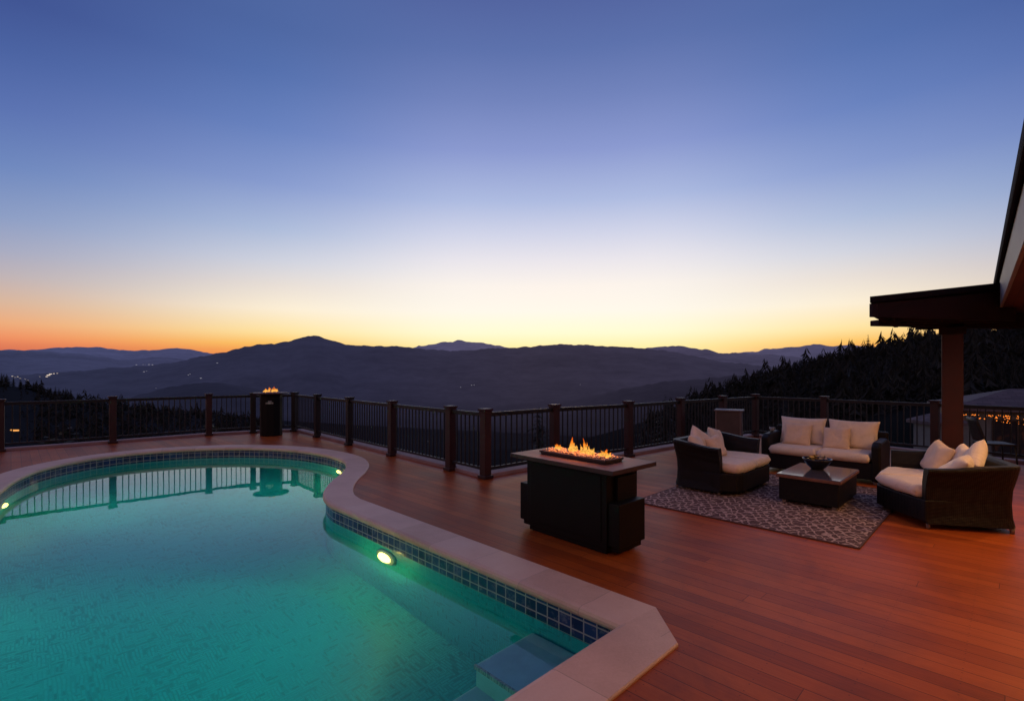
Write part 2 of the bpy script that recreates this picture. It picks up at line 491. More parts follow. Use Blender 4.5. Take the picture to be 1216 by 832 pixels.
# ------------------------------------------------------------------ mesh helpers
class MB:
    def __init__(self):
        self.v, self.f, self.uv, self.sm = [], [], {}, []

    def add(self, vs, fs, smooth=False, uvs=None):
        o = len(self.v)
        self.v += [tuple(x) for x in vs]
        for i, f in enumerate(fs):
            if uvs:
                self.uv[len(self.f)] = uvs[i]
            self.f.append(tuple(o + k for k in f))
            self.sm.append(smooth)

    def box(self, c, s, rz=0, mat=None):
        vs = []
        for z in (-.5, .5):
            for x, y in ((-.5, -.5), (.5, -.5), (.5, .5), (-.5, .5)):
                vs.append(Vector((x * s[0], y * s[1], z * s[2])))
        rot = Matrix.Rotation(rz, 3, 'Z') if mat is None else mat
        vs = [rot @ q + Vector(c) for q in vs]
        self.add(vs, [(3, 2, 1, 0), (4, 5, 6, 7), (0, 1, 5, 4), (1, 2, 6, 5), (2, 3, 7, 6), (3, 0, 4, 7)])

    def beam(self, a, b, w, h):            # box from a to b, w wide, h tall
        a, b = Vector(a), Vector(b)
        d = (b - a).normalized()
        s = d.cross(Vector((0, 0, 1)))
        s = s.normalized() if s.length > 1e-4 else Vector((1, 0, 0))
        u = s.cross(d)
        rot = Matrix((d, s, u)).transposed()
        self.box((a + b) / 2, ((b - a).length, w, h), mat=rot)

    def prism(self, poly, z0, z1):
        n = len(poly)
        ar = sum(poly[i][0] * poly[(i + 1) % n][1] - poly[(i + 1) % n][0] * poly[i][1] for i in range(n))
        if ar < 0:
            poly = poly[::-1]
        vs = [(p[0], p[1], z0) for p in poly] + [(p[0], p[1], z1) for p in poly]
        fs = [tuple(range(n - 1, -1, -1)), tuple(range(n, 2 * n))]
        fs += [(i, (i + 1) % n, n + (i + 1) % n, n + i) for i in range(n)]
        self.add(vs, fs)

    def lathe(self, prof, seg=24, c=(0, 0, 0), smooth=True, sq=(1, 1)):
        vs, fs = [], []
        for r, z in prof:
            for k in range(seg):
                a = 2 * math.pi * k / seg
                vs.append((c[0] + r * sq[0] * math.cos(a), c[1] + r * sq[1] * math.sin(a), c[2] + z))
        for i in range(len(prof) - 1):
            for k in range(seg):
                k2 = (k + 1) % seg
                fs.append((i * seg + k, i * seg + k2, (i + 1) * seg + k2, (i + 1) * seg + k))
        fs.append(tuple(range(seg - 1, -1, -1)))
        fs.append(tuple((len(prof) - 1) * seg + k for k in range(seg)))
        self.add(vs, fs, smooth)

    def tube(self, pts, rad, seg=8, smooth=True):
        pts = [Vector(p) for p in pts]
        vs, fs = [], []
        for i, p in enumerate(pts):
            d = (pts[min(i + 1, len(pts) - 1)] - pts[max(i - 1, 0)]).normalized()
            s = d.cross(Vector((0, 0, 1)) if abs(d.z) < .9 else Vector((1, 0, 0))).normalized()
            u = d.cross(s)
            r = rad[i] if isinstance(rad, (list, tuple)) else rad
            for k in range(seg):
                a = 2 * math.pi * k / seg
                vs.append(p + s * r * math.cos(a) + u * r * math.sin(a))
        for i in range(len(pts) - 1):
            for k in range(seg):
                k2 = (k + 1) % seg
                fs.append((i * seg + k, i * seg + k2, (i + 1) * seg + k2, (i + 1) * seg + k))
        fs.append(tuple(range(seg - 1, -1, -1)))
        fs.append(tuple((len(pts) - 1) * seg + k for k in range(seg)))
        self.add(vs, fs, smooth)

    def ico(self, c, r, sub=1, sc3=(1, 1, 1), jit=0):
        bm = bmesh.new()
        bmesh.ops.create_icosphere(bm, subdivisions=sub, radius=1)
        vs = [Vector((q.co.x * sc3[0], q.co.y * sc3[1], q.co.z * sc3[2])) * r * (1 + random.uniform(-jit, jit)) + Vector(c) for q in bm.verts]
        self.add(vs, [tuple(x.index for x in f.verts) for f in bm.faces], True)
        bm.free()

    def build(self, name, mat, parent=None, bevel=0, sub=0, recalc=True):
        me = bpy.data.meshes.new(name)
        me.from_pydata(self.v, [], self.f)
        me.materials.append(mat)
        me.polygons.foreach_set('use_smooth', self.sm)
        if self.uv:
            ul = me.uv_layers.new(name='UVMap')
            for i, p in enumerate(me.polygons):
                if i in self.uv:
                    for li, q in zip(p.loop_indices, self.uv[i]):
                        ul.data[li].uv = q
        if recalc:
            bm = bmesh.new()
            bm.from_mesh(me)
            bmesh.ops.recalc_face_normals(bm, faces=bm.faces)
            bm.to_mesh(me)
            bm.free()
        o = bpy.data.objects.new(name, me)
        COL.objects.link(o)
        if parent:
            o.parent = parent
        if bevel:
            b = o.modifiers.new('Bevel', 'BEVEL')
            b.width = bevel
            b.segments = 2
            b.limit_method = 'ANGLE'
        if sub:
            s = o.modifiers.new('Subdivision', 'SUBSURF')
            s.levels = s.render_levels = sub
        return o


def tag(o, label=None, cat=None, group=None, kind=None):
    for k, v in (('label', label), ('category', cat), ('group', group), ('kind', kind)):
        if v:
            o[k] = v
    return o


def thing(name, loc, rz, label, cat, group=None):
    o = bpy.data.objects.new(name, None)
    o.empty_display_size = .2
    COL.objects.link(o)
    o.location = loc
    o.rotation_euler = (0, 0, rz)
    return tag(o, label, cat, group)


def copy_tree(o, parent=None):
    c = o.copy()
    COL.objects.link(c)
    c.parent = parent
    for ch in o.children:
        copy_tree(ch, c)
    return c


def smooth_path(pts, n=6, closed=False):
    out = []
    m = len(pts)
    rng = range(m if closed else m - 1)
    for i in rng:
        p = [Vector(pts[(i + k) % m] if closed else pts[max(0, min(m - 1, i + k))]) for k in (-1, 0, 1, 2)]
        for j in range(n):
            s = j / n
            out.append(.5 * ((2 * p[1]) + (-p[0] + p[2]) * s + (2 * p[0] - 5 * p[1] + 4 * p[2] - p[3]) * s * s + (-p[0] + 3 * p[1] - 3 * p[2] + p[3]) * s ** 3))
    if not closed:
        out.append(Vector(pts[-1]))
    return out


# ------------------------------------------------------------------ camera
cam = bpy.data.cameras.new('camera')
co = bpy.data.objects.new('camera', cam)
COL.objects.link(co)
co.location = (0, 0, CAMH)
co.rotation_euler = (R(90), 0, 0)
cam.sensor_width = 36
cam.lens = F / 1216 * 36
cam.shift_y = (HOR - 416) / 1216
cam.clip_start = .05
cam.clip_end = 40000
sc.camera = co

# ------------------------------------------------------------------ world: afterglow sky
w = bpy.data.worlds.new('World')
sc.world = w
w.use_nodes = True
nt = w.node_tree
nt.nodes.clear()
W = NT.__new__(NT)
W.t = nt
W.out = W.n('ShaderNodeOutputWorld')
tc = W.n('ShaderNodeTexCoord')
sp = W.n('ShaderNodeSeparateXYZ')
nrm = W.n('ShaderNodeVectorMath', operation='NORMALIZE')
W.l(tc.outputs['Generated'], nrm.inputs[0])
W.l(nrm.outputs[0], sp.inputs[0])
el = W.math('DIVIDE', W.math('ARCSINE', sp.outputs[2]), math.pi / 2)
SUNAZ = R(5)
az = W.math('SUBTRACT', W.math('ARCTAN2', sp.outputs[0], sp.outputs[1]), SUNAZ)
az = W.math('ABSOLUTE', az)


def elramp(stops):
    s = [(max(0, e) / 90, lin(*c)) for e, c in stops]
    return W.ramp(el, s)


center = elramp([(0, (252, 225, 140)), (2.6, (252, 238, 170)), (4.3, (253, 249, 212)), (6.7, (251, 246, 234)), (9.5, (248, 241, 234)), (12.3, (231, 228, 235)),
                 (15.1, (207, 211, 232)), (18.6, (172, 186, 224)), (23.6, (137, 152, 207)), (28.3, (112, 130, 187)), (32.6, (91, 112, 171)), (36.5, (81, 99, 159)), (60, (88, 98, 146)), (90, (92, 98, 140))])
midr = elramp([(0, (238, 132, 66)), (2.0, (244, 158, 80)), (2.8, (251, 194, 98)), (4.0, (253, 226, 158)), (6.4, (251, 237, 212)), (8.8, (231, 221, 213)), (11.2, (206, 209, 222)), (14.3, (172, 187, 218)),
               (18.7, (134, 154, 206)), (23.6, (103, 129, 190)), (28.2, (84, 112, 174)), (31.8, (76, 102, 162)), (60, (84, 96, 146)), (90, (92, 98, 140))])
side = elramp([(0, (200, 100, 84)), (1.9, (220, 118, 88)), (2.6, (238, 140, 98)), (3.8, (236, 168, 122)), (5.5, (215, 178, 154)), (7.6, (187, 175, 180)), (9.6, (163, 167, 192)), (12.2, (136, 154, 195)),
               (16.1, (106, 132, 188)), (20.5, (86, 110, 174)), (24.6, (70, 94, 158)), (27.9, (60, 80, 144)), (60, (80, 92, 142)), (90, (92, 98, 140))])
back = elramp([(0, (176, 128, 116)), (8, (184, 138, 128)), (20, (160, 130, 138)), (45, (126, 118, 148)), (90, (96, 100, 142))])


def sstep(a, b):
    nd = W.n('ShaderNodeMapRange', interpolation_type='SMOOTHSTEP')
    nd.inputs[1].default_value = a
    nd.inputs[2].default_value = b
    W.l(az, nd.inputs[0])
    return nd.outputs[0]


lins = lambda a, b: sstep(a, b)
c1 = W.mix(lins(R(9), R(33)), center, midr)
c2 = W.mix(lins(R(27), R(54)), c1, side)
c3 = W.mix(lins(R(60), R(130)), c2, back)
bg = W.n('ShaderNodeBackground')
W.l(c3, bg.inputs[0])
bg.inputs[1].default_value = 1.0
sky = W.n('ShaderNodeTexSky', sky_type='NISHITA')
sky.sun_disc = False
sky.sun_elevation = R(0.3)
sky.sun_rotation = SUNAZ
bg2 = W.n('ShaderNodeBackground')
W.l(sky.outputs[0], bg2.inputs[0])
bg2.inputs[1].default_value = .01
ad = W.n('ShaderNodeAddShader')
W.l(bg.outputs[0], ad.inputs[0])
W.l(bg2.outputs[0], ad.inputs[1])
W.l(ad.outputs[0], W.out.inputs[0])

sl = bpy.data.lights.new('afterglow_sun', 'SUN')
sl.energy = .10
sl.angle = R(14)
sl.color = (1, .62, .34)
so = bpy.data.objects.new('afterglow_sun', sl)
COL.objects.link(so)
d = Vector((math.sin(SUNAZ), math.cos(SUNAZ), math.tan(R(5))))
so.rotation_euler = d.to_track_quat('Z', 'Y').to_euler()


def lamp(name, kind, loc, energy, color, radius=.05, aim=None, spot=None, blend=.6, parent=None):
    ld = bpy.data.lights.new(name, kind)
    ld.energy = energy
    ld.color = color
    ld.shadow_soft_size = radius
    if spot:
        ld.spot_size = R(spot)
        ld.spot_blend = blend
    o = bpy.data.objects.new(name, ld)
    COL.objects.link(o)
    o.location = loc
    if 'pool' in name:
        o.visible_transmission = False
    if 'fire' in name:
        o.visible_glossy = False
    if aim is not None:
        o.rotation_euler = (Vector(loc) - Vector(aim)).to_track_quat('Z', 'Y').to_euler()
    return o


# ------------------------------------------------------------------ terrain sheet
def interp(tab, x):
    if x <= tab[0][0]:
        return tab[0][1]
    for (x0, y0), (x1, y1) in zip(tab, tab[1:]):
        if x <= x1:
            s = (x - x0) / (x1 - x0)
            return y0 + (y1 - y0) * s
    return tab[-1][1]


def sm(a, b, x):
    s = max(0, min(1, (x - a) / (b - a)))
    return s * s * (3 - 2 * s)


BASE = [(0, -3.2), (15, -3.4), (40, -10), (100, -22), (250, -45), (600, -84), (1200, -140), (2000, -172), (3500, -180), (20000, -160)]
BASER = [(0, -3.2), (15, -3.0), (36, -3.0), (60, -4.0), (100, -7), (200, -12), (400, -30), (1200, -120), (2000, -150), (20000, -160)]
# (range, front width, back width, skyline as (photo column, photo row), roughness)
RIDGES = [
    (12000, 2600, 3000, [(-900, 418), (-400, 412), (-100, 416), (0, 416), (60, 413.5), (110, 411.5), (150, 416), (185, 416), (215, 413), (250, 419), (300, 424), (440, 418), (493, 412), (520, 407.5), (545, 404), (570, 406.5), (600, 412),
                         (640, 418), (850, 420), (890, 418), (920, 413.5), (950, 411), (970, 408.5), (990, 411.5), (1010, 409), (1040, 413), (1100, 418), (1300, 412), (2000, 410)], .012),
    (6500, 1700, 2200, [(-900, 410), (-200, 414), (0, 416), (50, 417), (100, 421), (140, 427), (200, 424), (250, 430), (300, 446), (500, 446), (640, 440), (700, 425), (760, 414), (800, 411), (830, 414.5), (860, 419.5), (880, 419),
                        (930, 422), (1000, 430), (1100, 436), (2000, 436)], .012),
    (3200, 1200, 1500, [(-900, 460), (0, 446), (80, 442), (140, 436), (190, 433), (235, 424), (265, 418.5), (310, 408.5), (330, 407.5), (345, 404.5), (357, 402), (367, 398.8), (378, 400.5), (392, 404), (410, 409), (440, 411), (470, 411.5), (490, 413.5),
                        (540, 417), (580, 414.5), (605, 413), (630, 411.5), (650, 410), (665, 408.7), (690, 409.8), (720, 411.5), (745, 412.5), (790, 416), (850, 428), (950, 440), (1100, 446), (2000, 450)], .016),
    (1500, 420, 500, [(-900, 470), (100, 485), (150, 474), (190, 462), (225, 455), (260, 454), (290, 459), (330, 469), (400, 480), (560, 484), (680, 476), (740, 462), (790, 453), (830, 450), (870, 446), (960, 446), (2000, 446)], .02),
    (330, 95, 160, [(-900, 430), (-100, 448), (0, 457), (20, 459), (60, 469), (100, 477), (130, 482), (180, 486), (260, 494), (340, 503), (500, 516), (700, 532), (2000, 560)], .03),
    (175, 62, 120, [(-900, 700), (640, 560), (760, 508), (810, 486), (840, 475), (880, 461), (940, 445), (1000, 432), (1060, 421), (1120, 411), (1216, 398), (1400, 378), (2000, 340)], .03),
]


def hgt(x, y):
    r = math.hypot(x, y)
    a = math.atan2(x, y)
    ac = max(-R(68), min(R(68), a))
    px = 608 + F * math.tan(ac)
    wr = sm(800, 1120, px)
    h = interp(BASE, r) * (1 - wr) + interp(BASER, r) * wr
    nz = noise.fractal(Vector((x, y, 0)) * (1 / max(30, r * .09)), 1.0, 2.0, 5)
    if r > 60:
        h += nz * .010 * r * min(1, (r - 60) / 100)
    b0 = h
    for Rr, wf, wb, tab, ro in RIDGES:
        crest = CAMH + (HOR - interp(tab, px)) / F * Rr * math.cos(ac)
        if Rr > 1000:
            crest += noise.fractal(Vector((math.degrees(a) * 1.1, Rr * .01, 3.3)), .8, 2.1, 6) * .0022 * Rr
        q = (r - Rr) / (wf if r < Rr else wb)
        k = math.exp(-q * q)
        if Rr > 1000:
            k *= 1 + .12 * nz * (1 - k)
        if crest > b0:
            h = max(h, b0 + (crest - b0) * k)
    return h


rings = set()
r = 15.0
while r < 16500:
    rings.add(round(r, 1))
    r *= 1.05
for q in RIDGES:
    rings.add(q[0])
rings = sorted(rings)
azs = [-180 + 4 * k for k in range(29)] + [-64 + .27 * k for k in range(1, 475)]
azs += [64.5 + 4 * k for k in range(1, 29)]
azs = [a for a in azs if a < 179]
mb = MB()
na = len(azs)
vs = [(0, 0, -3.2)]
for rr in rings:
    for a in azs:
        x, y = rr * math.sin(R(a)), rr * math.cos(R(a))
        vs.append((x, y, hgt(x, y)))
fs = [(0, 1 + (k + 1) % na, 1 + k) for k in range(na)]
for i in range(len(rings) - 1):
    for k in range(na):
        k2 = (k + 1) % na
        a0, b0 = 1 + i * na, 1 + (i + 1) * na
        fs.append((a0 + k, a0 + k2, b0 + k2, b0 + k))
mb.add(vs, fs, True)
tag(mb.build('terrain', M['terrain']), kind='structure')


def on_terrain(px, py, r0=18, r1=14000):
    a = math.atan((px - 608) / F)
    sl_ = (HOR - py) / F * math.cos(a)
    r = r0
    while r < r1:
        x, y = r * math.sin(a), r * math.cos(a)
        if hgt(x, y) >= CAMH + sl_ * r:
            return Vector((x, y, CAMH + sl_ * r)), r
        r *= 1.012
    return None, None


LIGHTS = [('cluster of white town lights above the dark wooded slope at far left', 'town', [(15, 447, 1), (18, 448.5, 1), (21, 447.5, .8), (24, 449.5, .8), (30, 450.5, 1), (33, 452, .8), (47, 447.5, .7)]),
          ('bright white streetlight in the valley left of the first tall fence post', 'town', [(57.5, 446, 1.7), (60, 444.6, 1.5), (64, 443.8, .9), (68, 443.5, .8), (55.5, 447.5, 1.2)]),
          ('faint string of lights under the distant blue ridge', 'town_dim', [(162, 433.4, 1), (165, 433.2, .8), (170, 433.3, 1.1), (173.5, 433.3, 1.2), (177, 433.2, 1.2), (181, 433.3, 1), (171, 441.5, 1), (174, 441, .9)]),
          ('scattered house light on the long hillside behind the fire pillar', 'town_dim', [(224, 445.4, 1.1), (226, 444.3, 1), (222, 450, .8), (238.5, 449.2, 1.2), (240, 450, .8), (258, 431.2, 1.1), (255, 446, .7), (186, 461.3, 1.4)]),
          ('faint streak of lights across the valley above the corner fence posts', 'town_dim', [(547, 459.8, .9), (550, 459.4, .9), (553, 459.5, 1), (556, 458, .8), (560, 457.4, 1.1), (563, 457.2, 1), (566, 456.7, .8), (685, 456, .6), (689, 456.8, .7)]),
          ('tiny pale light low in the valley seen through the middle fence', 'town_dim', [(493, 521.8, 1), (496, 522.2, 1), (508, 524, .9), (556, 522, .6), (561, 521.5, .6), (567, 522, .6), (711, 507, .6), (738, 497.5, .8), (733, 499, .6)]),
          ('orange lit window on the dark slope behind the far left fence', 'town_amber', [(6, 512.5, 1.3), (8.5, 512.8, 1.1), (16, 512.2, 1.8), (18.5, 512.2, 1.9), (14, 510.5, .8)])]
for lab, mt, pts in LIGHTS:
    src = None
    for px, py, s in pts:
        p, r_ = on_terrain(px, py)
        if p is None:
            continue
        if src is None:
            m_ = MB()
            m_.box((0, 0, .5), (2.0, 1, .55))
            m_.box((0, 0, .1), (.4, .4, .7))
            src = m_.build('distant_light', M[mt])
            o = src
        else:
            o = src.copy()
            COL.objects.link(o)
        tag(o, lab, 'distant light', 'lights of houses far out in the valley')
        k = r_ / F * .62 * s * (1.7 if mt == 'town_amber' else 1)
        o.location = p * (1 - 2 * k / max(r_, 1))
        o.scale = (k, k, k)

# ------------------------------------------------------------------ swimming pool
U = Vector((-.7071, .7071, 0))
V = Vector((.7071, .7071, 0))
C0 = Vector((.757, 3.372, 0))
far = [(-2.30, 6.43), (-2.52, 6.78), (-2.68, 7.25), (-2.78, 7.8), (-2.83, 8.4), (-2.95, 9.0), (-3.25, 9.65), (-3.80, 10.25), (-4.6, 10.8), (-5.5, 11.1), (-6.5, 11.13), (-7.35, 10.85),
       (-7.98, 10.35), (-8.28, 9.6), (-8.22, 8.7), (-7.75, 7.75), (-7.1, 6.8), (-6.5, 5.6), (-6.05, 4.2), (-5.7, 2.6), (-5.1, 1.1), (-4.3, 0.0), (-3.55, -.62), (-3.05, -.62), (-2.75, -.40)]
pool = [Vector((C0.x + U.x * s, C0.y + U.y * s, 0)) for s in [0, .6, 1.2, 1.8, 2.4, 3.0, 3.6, 4.1]]
pool += [Vector(p) for p in smooth_path([(x, y, 0) for x, y in far], 4)]
pool += [C0 - V * s for s in [4.4, 3.6, 2.8, 2.0, 1.2, .6]]
NP = len(pool)
arc = [0.0]
for i in range(NP):
    arc.append(arc[-1] + (pool[(i + 1) % NP] - pool[i]).length)


def normal_at(i):
    a, b, c = pool[i - 1], pool[i], pool[(i + 1) % NP]
    d1, d2 = (b - a).normalized(), (c - b).normalized()
    n1, n2 = Vector((d1.y, -d1.x, 0)), Vector((d2.y, -d2.x, 0))
    m = (n1 + n2)
    m = m / max(.4, m.length_squared / 2)
    return m


def ring(off):                                # ring offset outward; the near corner stays one point
    return [pool[i] + normal_at(i) * off for i in range(NP)]


tst = ring(.1)[10] - pool[10]
SGN = 1 if (pool[10] + tst - Vector((-4, 6, 0))).length > (pool[10] - Vector((-4, 6, 0))).length else -1
CW = .37
swim = thing('swimming_pool', (0, 0, 0), 0, 'kidney shaped in-ground pool with blue waterline tiles and pale coping', 'swimming pool')
# coping, swept slab with rounded nose; the near right corner is cut off
mb = MB()
prof = [(CW, -.055), (CW, .012), (CW - .008, .02), (.012, .02), (-.02, .010), (-.032, -.008), (-.032, -.030), (-.02, -.05), (.02, -.055)]
secs = []
for i in range(NP):
    n = normal_at(i) * SGN
    if i == 0:
        nU = V                               # outward of the long side
        nE = -U                              # outward of the near side
        o1 = C0 + nU * CW - U * .03
        o2 = C0 + nE * CW + V * .03
        secs.append((C0, o2, arc[NP] * 1.0, (U + V * -1)))
        secs.append((C0, o1, .25, None))
    else:
        secs.append((pool[i], pool[i] + n * CW, arc[i] + .25, None))
secs2 = []
for (pi, po, s, _) in secs:
    pts = []
    for q, z in prof:
        f_ = q / CW
        pts.append(pi + (po - pi) * f_ + Vector((0, 0, z)))
    secs2.append((pts, s))
order = list(range(1, len(secs2))) + [0]
vs, fs, uvs = [], [], []
L = len(prof)
for k in order:
    vs += secs2[k][0]
ns = len(order)
for a in range(ns):
    b = (a + 1) % ns
    s0 = secs2[order[a]][1]
    s1 = secs2[order[b]][1] if b else s0 + .45
    for j in range(L):
        j2 = (j + 1) % L
        fs.append((a * L + j, b * L + j, b * L + j2, a * L + j2))
        uvs.append([(s0, j / L), (s1, j / L), (s1, (j + 1) / L), (s0, (j + 1) / L)])
mb.add(vs, fs, False, uvs)
mb.build('coping', M['coping'], swim)


def wall(z0, z1, off):
    m_ = MB()
    rg = [pool[i] + normal_at(i) * SGN * off for i in range(NP)]
    for i in range(NP):
        j = (i + 1) % NP
        a, b = rg[i], rg[j]
        m_.add([(a.x, a.y, z0), (b.x, b.y, z0), (b.x, b.y, z1), (a.x, a.y, z1)], [(0, 1, 2, 3)], True,
               [[(arc[i], z0), (arc[i + 1], z0), (arc[i + 1], z1), (arc[i], z1)]])
    return m_


WZ = -.205
wall(-.275, -.04, .004).build('tile_band', M['tile'], swim, recalc=False)
m_ = wall(-1.55, -.27, .008)
# floor
fl = [pool[i] + normal_at(i) * SGN * .008 for i in range(NP)]
m_.add([(p.x, p.y, -1.55) for p in fl], [tuple(range(NP))], False,
       [[(p.x * .7071 + p.y * .7071, -p.x * .7071 + p.y * .7071) for p in fl]])
m_.build('basin', M['pool_floor'], swim, recalc=False)
# corner steps
for k, (ext, dep) in enumerate(((.60, -.50), (.93, -.78))):
    m_ = MB()
    c = C0
    p0, p1, p2, p3 = c, c - V * ext, c - V * ext + U * .84, c + U * .84
    # treads stand out from the long wall (towards -v) and start at the near wall
    q = [c, c - V * ext, c - V * ext + U * .84, c + U * .84]
    m_.prism([(p.x, p.y) for p in q], -1.54 + .003 * k, dep)
    st = m_.build('step', M['pool_step'], swim, .02)
    m2 = MB()
    e0, e1 = c - V * (ext + .002), c - V * (ext + .002) + U * .84
    m2.beam(e0 + Vector((0, 0, dep - .025)), e1 + Vector((0, 0, dep - .025)), .02, .05)
    m2.build('edge_trim', M['step_trim'], st)
# underwater lights; the out-of-view ones listed last are added to brighten the floor
LAMPS = [((-1.36, 5.53), -.54, V * -1 + U * .05, 300), ((-3.35, 9.78), -.42, Vector((-.75, -.65, 0)), 75), ((-7.45, 7.3), -.42, Vector((.9, -.1, 0)), 95), ((-2.9, -.28), -.55, U, 18), ((-6.05, 4.2), -.55, V, 32), ((-4.3, 0.0), -.55, V, 34)]
for (x, y), z, dr, en in LAMPS:
    # snap to the wall
    best = min(range(NP), key=lambda i: (pool[i].xy - Vector((x, y))).length)
    bi, bd, bp = 0, 9, None
    for i in range(NP):
        a, b = pool[i], pool[(i + 1) % NP]
        s = max(0, min(1, (Vector((x, y, 0)) - a).dot(b - a) / (b - a).length_squared))
        p = a + (b - a) * s
        dd = (p - Vector((x, y, 0))).length
        if dd < bd:
            bd, bp, bi = dd, p, i
    a, b = pool[bi], pool[(bi + 1) % NP]
    n = Vector((-(b - a).y, (b - a).x, 0)).normalized() * 1
    if n.dot(Vector((-4.5, 6.5, 0)) - bp) < 0:
        n = -n
    ctr = bp + Vector((0, 0, z))
    rot = n.to_track_quat('Z', 'Y').to_matrix()
    m_ = MB()
    m_.lathe([(.19, -.01), (.19, .012), (.17, .022), (.12, .027)], 20)  # wide pale plate, shaped to stand in for the halo round the lens
    m_.v = [tuple(rot @ Vector(q) + ctr) for q in m_.v]
    pl = m_.build('pool_light', M['halo_bezel'], swim)
    m_ = MB()
    m_.lathe([(.125, .028), (.10, .05), (.045, .064)], 20)
    m_.v = [tuple(rot @ Vector(q) + ctr) for q in m_.v]
    m_.build('lens', M['pool_lens'], pl)
    lp = ctr + n * .10
    lamp('pool_lamp', 'SPOT', lp, en, (1, .93, .50), .07, lp + n + Vector((0, 0, -.18)), 130, 1.0)
    lamp('pool_lamp_glow', 'POINT', ctr + n * .17, 26, (1, .62, .14), .03)  # added point lamp that makes the yellow halo at the fixture
# water body: its sides and bottom lie buried behind the basin
m_ = MB()
fl = [pool[i] + normal_at(i) * SGN * .03 for i in range(NP)]
m_.add([(p.x, p.y, WZ) for p in fl] + [(p.x, p.y, -1.60) for p in fl],
       [tuple(range(NP)), tuple(range(NP, 2 * NP))[::-1]] + [(i, NP + i, NP + (i + 1) % NP, (i + 1) % NP) for i in range(NP)], False)
wo = m_.build('pool_water', M['water'])
tag(wo, kind='structure')

# ------------------------------------------------------------------ fence posts, deck, kerb
PL = [Vector((-14.4, 7.2, 0)), Vector((-12.4, 9.2, 0)), ground(0, 536), ground(134, 526), ground(248, 517), ground(300.5, 514)]
PM = [ground(350, 512), ground(377, 519), ground(415, 528.5), ground(465.7, 541), ground(535, 558.2), ground(576.5, 567.8)]
PR = [ground(658.5, 553.3), ground(746.5, 542), ground(808.3, 531.2), Vector((5.13, 12.18, 0)), ground(897, 518.5)]
PE = [ground(979, 526), ground(1110.5, 540), Vector((9.85, 8.66, 0)), Vector((10.95, 7.2, 0))]
allp = PL + PM + PR + PE
outl = []
cen = Vector((0, 4, 0))
for i, p in enumerate(allp):
    a = allp[max(0, i - 1)]
    b = allp[min(len(allp) - 1, i + 1)]
    d = (b - a).normalized()
    n = Vector((-d.y, d.x, 0))
    outl.append(p + n * .13)
deckpoly = [Vector(p) for p in outl] + [Vector((14.5, 4, 0)), Vector((14.5, -6, 0)), Vector((-14.8, -6, 0))]
bm = bmesh.new()


def loop(pts, z=0):
    vv = [bm.verts.new((p.x, p.y, z)) for p in pts]
    return [bm.edges.new((vv[i], vv[(i + 1) % len(vv)])) for i in range(len(vv))]


e1 = loop(deckpoly)
hole = []
for i in range(NP):
    if i == 0:
        hole += [C0 - U * (CW - .02), C0 + V * (CW - .02)]
        hole = [C0 - U * (CW - .02) + V * .03, C0 + V * (CW - .02) - U * .03]
    else:
        hole.append(pool[i] + normal_at(i) * SGN * (CW - .02))
e2 = loop(hole)
bmesh.ops.triangle_fill(bm, edges=e1 + e2, use_beauty=True)
for f in bm.faces:
    if f.normal.z < 0:
        f.normal_flip()
ext = bmesh.ops.extrude_edge_only(bm, edges=[e for e in bm.edges if len(e.link_faces) == 1])
for el_ in ext['geom']:
    if isinstance(el_, bmesh.types.BMVert):
        el_.co.z -= .25
me = bpy.data.meshes.new('deck')
bm.to_mesh(me)
bm.free()
me.materials.append(M['deck'])
dk = bpy.data.objects.new('deck', me)
COL.objects.link(dk)
tag(dk, kind='structure')

m_ = MB()
for seg in (PL[2:] + PM + PR + PE,):
    k = [outl[allp.index(p)] for p in seg]
    for a, b in zip(k, k[1:]):
        d = (b - a).normalized()
        n = Vector((-d.y, d.x, 0))
        q = [a - n * .10, b - n * .10, b + n * .14, a + n * .14]
        m_.prism([(p.x, p.y) for p in q], -.2, .055)
tag(m_.build('kerb', M['kerb'], None, .01), kind='structure')


def make_post(parent, p, rz, dark, h=1.12):
    m = MB()
    m.box((p.x, p.y, h / 2 - .02), (.135, .135, h - .04), rz)
    m.box((p.x, p.y, .03), (.185, .185, .05), rz)
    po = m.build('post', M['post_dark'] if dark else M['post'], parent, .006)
    c = MB()
    c.box((p.x, p.y, h - .055), (.155, .155, .03), rz)
    c.box((p.x, p.y, h - .02), (.18, .18, .035), rz)
    c.build('post_cap', M['post_dark'] if dark else M['post'], po, .008)


def make_fence(pts, first, label, darks):
    root = thing('railing_fence', pts[0], 0, label, 'fence', None)
    o = pts[0]
    loc = [p - o for p in pts]
    for i, p in enumerate(loc):
        a = loc[max(0, i - 1)]
        b = loc[min(len(loc) - 1, i + 1)]
        d = b - a
        if i < first:
            continue
        make_post(root, p, math.atan2(d.y, d.x), darks[i] if darks else False)
    for a, b in zip(loc, loc[1:]):
        d = (b - a)
        n_ = d.normalized()
        a2, b2 = a + n_ * .07, b - n_ * .07
        z = Vector((0, 0, 1))
        m = MB()
        m.beam(a2 + z * 1.035, b2 + z * 1.035, .06, .035)
        m.beam(a2 + z * 1.0, b2 + z * 1.0, .03, .034)
        m.build('top_rail', M['rail'], root, .004)
        m = MB()
        m.beam(a2 + z * .155, b2 + z * .155, .035, .04)
        m.build('bottom_rail', M['rail'], root, .004)
        m = MB()
        ln_ = (b2 - a2).length
        k = max(2, round(ln_ / .115))
        for i in range(1, k):
            q = a2 + (b2 - a2) * (i / k)
            m.box((q.x, q.y, .5785), (.019, .019, .806), math.atan2(d.y, d.x))
        m.build('balusters', M['rail'], root)
    return root


